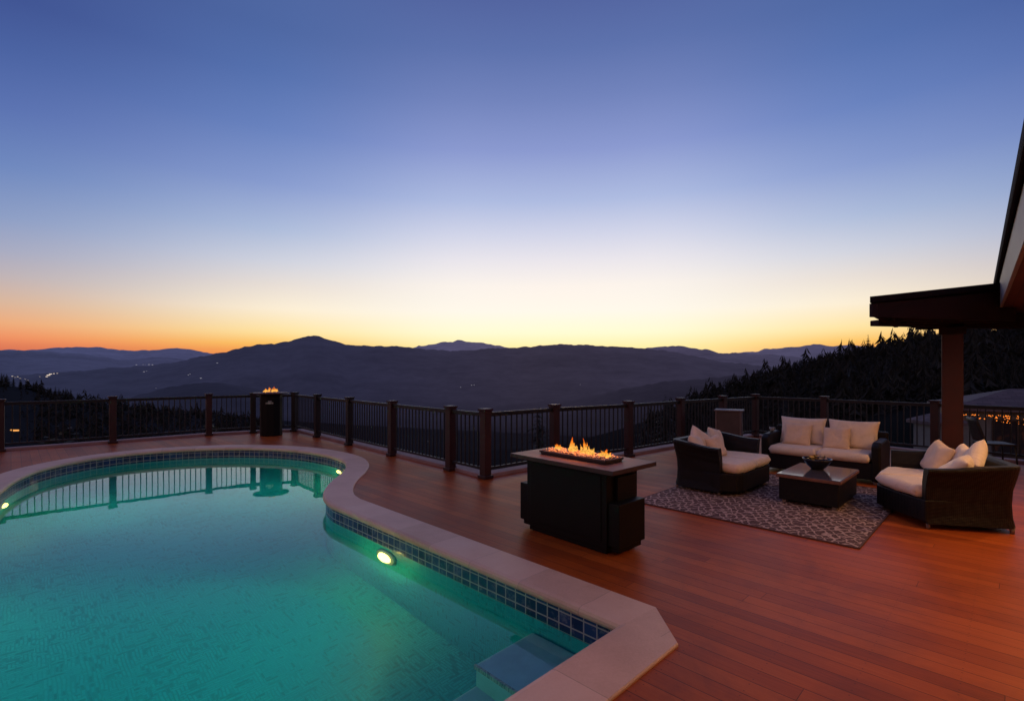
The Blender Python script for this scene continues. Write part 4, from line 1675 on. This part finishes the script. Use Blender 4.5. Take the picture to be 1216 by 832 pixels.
# string lights that hang in loops under the eave
rd = random.Random(9)
sl1 = thing('string_lights', (24.4, 24.44, -3.0), R(-32), 'amber string lights drooping under the eave of the grey house', 'string lights')
cab, bul = MB(), MB()
pts = []
for i in range(46):
    s = i / 45
    pts.append((-2.2 + 6.4 * s, -.62, 2.62 - .25 * abs(math.sin(s * 9)) - (1.0 if False else 0) * s))
cab.tube(pts, .01, 5)
for i in range(95):
    s = rd.random()
    x = -2.25 + 3.3 * s
    z = 2.56 - rd.random() ** 1.5 * (.15 + .35 * s) - (1.05 * max(0, (s - .72) / .28) ** 1.6)
    bul.ico((x, -.62 + rd.uniform(-.1, .1), z), rd.uniform(.012, .028), 1)
for i in range(95):
    x = 2.4 + abs(rd.gauss(0, .8))
    z = 1.95 + rd.gauss(0, .28)
    bul.ico((x, -.62 + rd.uniform(-.1, .1), z), rd.uniform(.012, .028), 1)
cab.build('cable', M['rail'], sl1)
bul.build('bulbs', M['bulb'], sl1)
sh = thing('shed', (18.0, 21.3, -3.0), R(-4), 'pale grey shed with a low roof just left of the porch column beyond the fence', 'shed')
m_ = MB()
m_.box((.6, .75, 1.1), (1.1, 1.2, 2.8))
m_.build('wall', M['siding'], sh)
m_ = MB()
hip(m_, .1, 1.15, .15, 1.35, 2.52, 2.92, .22, .7)
m_.build('roof', M['far_roof'], sh)


# ------------------------------------------------------------------ trees
def make_conifer(seed, h, rad, label):
    q = random.Random(seed)
    root = thing('conifer_tree', (0, 0, 0), 0, label, 'tree', 'conifers on the wooded slopes')
    m = MB()
    m.tube([(0, 0, -.4), (0, 0, h * .5), (q.uniform(-.05, .05), 0, h * .97)], [.16 * h / 9, .09 * h / 9, .015], 7)
    m.build('trunk', M['bark'], root)
    m = MB()
    lv = int(h * 2.9)
    for k in range(lv):
        tt = k / (lv - 1)
        z = h * (.10 + .89 * tt)
        rr = 1.45 * rad * (1 - tt) ** .68 * q.uniform(.6, 1.15) + .10
        nb_ = max(4, int(9 * (1 - tt * .55)))
        a0 = q.uniform(0, 6.28)
        for b in range(nb_):
            if q.random() < .14:
                continue
            a = a0 + 6.283 * b / nb_ + q.uniform(-.3, .3)
            ln_ = rr * q.uniform(.6, 1.15)
            dx, dy = math.cos(a), math.sin(a)
            px_, py_ = -dy, dx
            prev = None
            zz = z + q.uniform(-.12, .12)
            nseg = 3
            for s in range(nseg):
                s0, s1 = s / nseg, (s + 1) / nseg
                w0 = ln_ * .36 * (1 - s0) + .07
                dr = ln_ * .34
                c0 = Vector((dx * ln_ * s0, dy * ln_ * s0, zz - dr * s0 ** 1.4))
                c1 = Vector((dx * ln_ * s1, dy * ln_ * s1, zz - dr * s1 ** 1.4))
                for sd in (-1, 1):
                    tip = c0.lerp(c1, .9) + Vector((px_, py_, 0)) * sd * w0 * q.uniform(.7, 1.2) + Vector((0, 0, -w0 * q.uniform(.25, .6)))
                    m.add([c0, c1, tip], [(0, 1, 2)])
                    tip2 = c0.lerp(c1, .4) + Vector((px_, py_, 0)) * sd * w0 * q.uniform(.5, 1.0) + Vector((0, 0, -w0 * q.uniform(.5, .9)))
                    m.add([c0, c0.lerp(c1, .6), tip2], [(0, 1, 2)])
            tip = Vector((dx * ln_ * 1.12, dy * ln_ * 1.12, zz - ln_ * .36))
            m.add([c1 + Vector((px_, py_, 0)) * .06 * ln_, c1 - Vector((px_, py_, 0)) * .06 * ln_, tip], [(0, 1, 2)])
    m.build('crown', M['needles'], root, recalc=False)
    return root


protos = [make_conifer(1, 9.0, 1.7, 'tall dark conifer standing among others on the wooded slope'),
          make_conifer(2, 7.5, 1.9, 'broad dark conifer standing among others on the wooded slope'),
          make_conifer(3, 10.0, 1.5, 'slender dark conifer standing among others on the wooded slope'),
          make_conifer(4, 8.2, 1.6, 'ragged dark conifer standing among others on the wooded slope')]
used = [False] * 4
hts = [9.0, 7.5, 10.0, 8.2]
labs = [p['label'] for p in protos]


def plant(k, x, y, z, scl, label=None):
    if not used[k]:
        o = protos[k]
        used[k] = True
    else:
        o = copy_tree(protos[k])
        o['label'] = labs[k]
    o.location = (x, y, z)
    o.scale = (scl * random.uniform(.9, 1.15), scl * random.uniform(.9, 1.15), scl)
    o.rotation_euler = (0, 0, random.uniform(0, 6.28))
    if label:
        o['label'] = label
    return o


def woodland(label, npts, pxr, rr_, hr, seed):
    q = random.Random(seed)
    m = MB()
    for _ in range(npts):
        px = q.uniform(*pxr)
        r_ = q.uniform(*rr_)
        a = math.atan((px - 608) / F)
        x, y = r_ * math.sin(a), r_ * math.cos(a)
        z = hgt(x, y)
        if 8 < px < 24 and r_ < 345:
            continue
        h = (.3 if -16 < px < 40 and r_ < 318 else 1) * q.uniform(*hr) * (1.6 if q.random() < .12 else 1)
        w = h * q.uniform(.32, .58)
        for k in range(16):
            t0 = (k / 16) ** .9
            aa = q.uniform(0, 6.28)
            ww = w * (1 - t0) ** .7 * q.uniform(.6, 1.2) + .12
            c = Vector((x, y, z + h * t0))
            d1 = Vector((math.cos(aa), math.sin(aa), 0)) * ww
            e1 = Vector((-math.sin(aa), math.cos(aa), 0)) * ww * q.uniform(.3, .6)
            up = Vector((0, 0, h * q.uniform(.10, .2)))
            m.add([c + up, c + d1 + e1 - up * .8, c + d1 * .4 - up * .2, c + d1 - e1 - up * .8], [(0, 1, 2), (0, 2, 3)])
    return tag(m.build('woodland', M['needles'], recalc=False), label, 'woodland', None, 'stuff')


woodland('dark dense forest mass covering the slope on the right', 2600, (770, 1290), (100, 180), (2.2, 4.6), 3)
woodland('dark dense forest mass covering the slope at far left', 1700, (-90, 330), (230, 332), (2.2, 4.6), 4)
RT = RIDGES[5]
# skyline trees: (photo column, row of the tip)
for px, tip in [(828, 470), (838, 466), (848, 463), (858, 459), (867, 450), (876, 449), (886, 447), (893, 441), (902, 442), (912, 446), (921, 444), (928, 442), (936, 437), (943, 430), (951, 432), (958, 425), (966, 423), (973, 419.5), (980, 425),
                (987, 424), (996, 417.5), (1003, 424), (1010, 419), (1018, 412), (1026, 418), (1034, 416), (1043, 411), (1049, 413), (1055, 408), (1063, 414), (1071, 413), (1080, 410), (1089, 405), (1098, 402), (1106, 402), (1150, 396), (1160, 398)]:
    rr = RT[0] + random.uniform(-14, 6)
    a = math.atan((px - 608) / F)
    x, y = rr * math.sin(a), rr * math.cos(a)
    zt = CAMH + (HOR - tip) / F * y
    z0 = hgt(x, y)
    k = random.randrange(4)
    plant(k, x, y, z0 - .2, max(.45, min(1.6, (zt - z0 + .2) / hts[k])))
random.seed(5)
for i in range(150):
    px = random.uniform(790, 1260)
    rr = random.uniform(112, 172)
    a = math.atan((px - 608) / F)
    x, y = rr * math.sin(a), rr * math.cos(a)
    plant(random.randrange(4), x, y, hgt(x, y) - .3, random.uniform(.42, .82))
for px, tip in [(2, 442), (8, 443), (16, 447), (24, 448), (33, 453), (40, 453), (48, 455), (57, 459), (66, 457.5), (70, 460), (78, 459.5), (84, 461), (92, 466), (103, 470), (112, 472), (122, 475)]:
    rr = 330 + random.uniform(-20, 5)
    a = math.atan((px - 608) / F)
    x, y = rr * math.sin(a), rr * math.cos(a)
    z0 = hgt(x, y)
    zt = CAMH + (HOR - tip) / F * y
    k = random.randrange(4)
    plant(k, x, y, z0 - .2, max(.5, min(1.4, (zt - z0 + .2) / hts[k])))
for i in range(46):
    px = random.uniform(46, 150) if i % 4 else random.uniform(-40, -12)
    rr = random.uniform(285, 330)
    a = math.atan((px - 608) / F)
    x, y = rr * math.sin(a), rr * math.cos(a)
    plant(random.randrange(4), x, y, hgt(x, y) - .3, random.uniform(.28, .62))
# near trees seen through the railing
for px, tip, rr, lb in [(640, 483, 42, 'faint conifer seen through the railing left of the fire table flames'), (764, 492, 48, 'dark conifer seen through the railing right of the fire table'),
                        (790, 470, 60, 'conifer top rising above the rail left of the wooded slope')]:
    a = math.atan((px - 608) / F)
    x, y = rr * math.sin(a), rr * math.cos(a)
    z0 = hgt(x, y)
    zt = CAMH + (HOR - tip) / F * y
    plant(0, x, y, z0 - .2, (zt - z0 + .2) / hts[0], lb)


def make_shrub(loc, rad, h, seed, label):
    q = random.Random(seed)
    root = thing('shrub', loc, 0, label, 'shrub')
    m = MB()
    for k in range(5):
        a = q.uniform(0, 6.28)
        m.tube([(0, 0, -.2), (.3 * rad * math.cos(a), .3 * rad * math.sin(a), h * .4), (.6 * rad * math.cos(a), .6 * rad * math.sin(a), h * .8)], [.05, .03, .01], 6)
    m.build('stems', M['bark'], root)
    m = MB()
    for _ in range(1500):
        a, b = q.uniform(0, 6.28), q.uniform(-.2, 1)
        s = q.random() ** .4
        lump = 1 + .3 * noise.noise(Vector((math.cos(a) * 2, math.sin(a) * 2, b * 2 + seed)))
        c = Vector((rad * lump * s * math.cos(a) * math.sqrt(max(0, 1 - b * b)), rad * lump * s * math.sin(a) * math.sqrt(max(0, 1 - b * b)), h * (.35 + .6 * b * s * lump)))
        rot = Matrix.Rotation(q.uniform(0, 6.28), 3, 'Z') @ Matrix.Rotation(q.uniform(-1.3, 1.3), 3, 'X')
        z = q.uniform(.05, .12) * rad
        m.add([rot @ Vector(k) * z + c for k in ((-1, 0, 0), (0, -.45, .1), (1, 0, 0), (0, .45, .1))], [(0, 1, 2, 3)])
    m.build('foliage', M['leaf'], root, recalc=False)


for px, tip, rr, rad, lb in [(76, 506, 24, 1.5, 'dark rounded shrub below the far left fence panel'), (247, 497, 26, 1.6, 'olive shrub behind the fence post left of the fire pillar'), (404, 505, 24, 1.2, 'low dark shrub behind the railing right of the fire pillar')]:
    a = math.atan((px - 608) / F)
    x, y = rr * math.sin(a), rr * math.cos(a)
    z0 = hgt(x, y)
    make_shrub((x, y, z0), rad, CAMH + (HOR - tip) / F * y - z0, int(px), lb)

# ------------------------------------------------------------------ render settings
sc.view_settings.view_transform = 'Standard'
sc.view_settings.look = 'None'
sc.view_settings.exposure = 0
sc.view_settings.gamma = 1
cy = sc.cycles
cy.max_bounces = 8
cy.diffuse_bounces = 3
cy.glossy_bounces = 4
cy.transmission_bounces = 6
cy.transparent_max_bounces = 12
cy.caustics_reflective = False
cy.caustics_refractive = True
cy.blur_glossy = .5
cy.sample_clamp_indirect = 2.0
cy.use_denoising = True
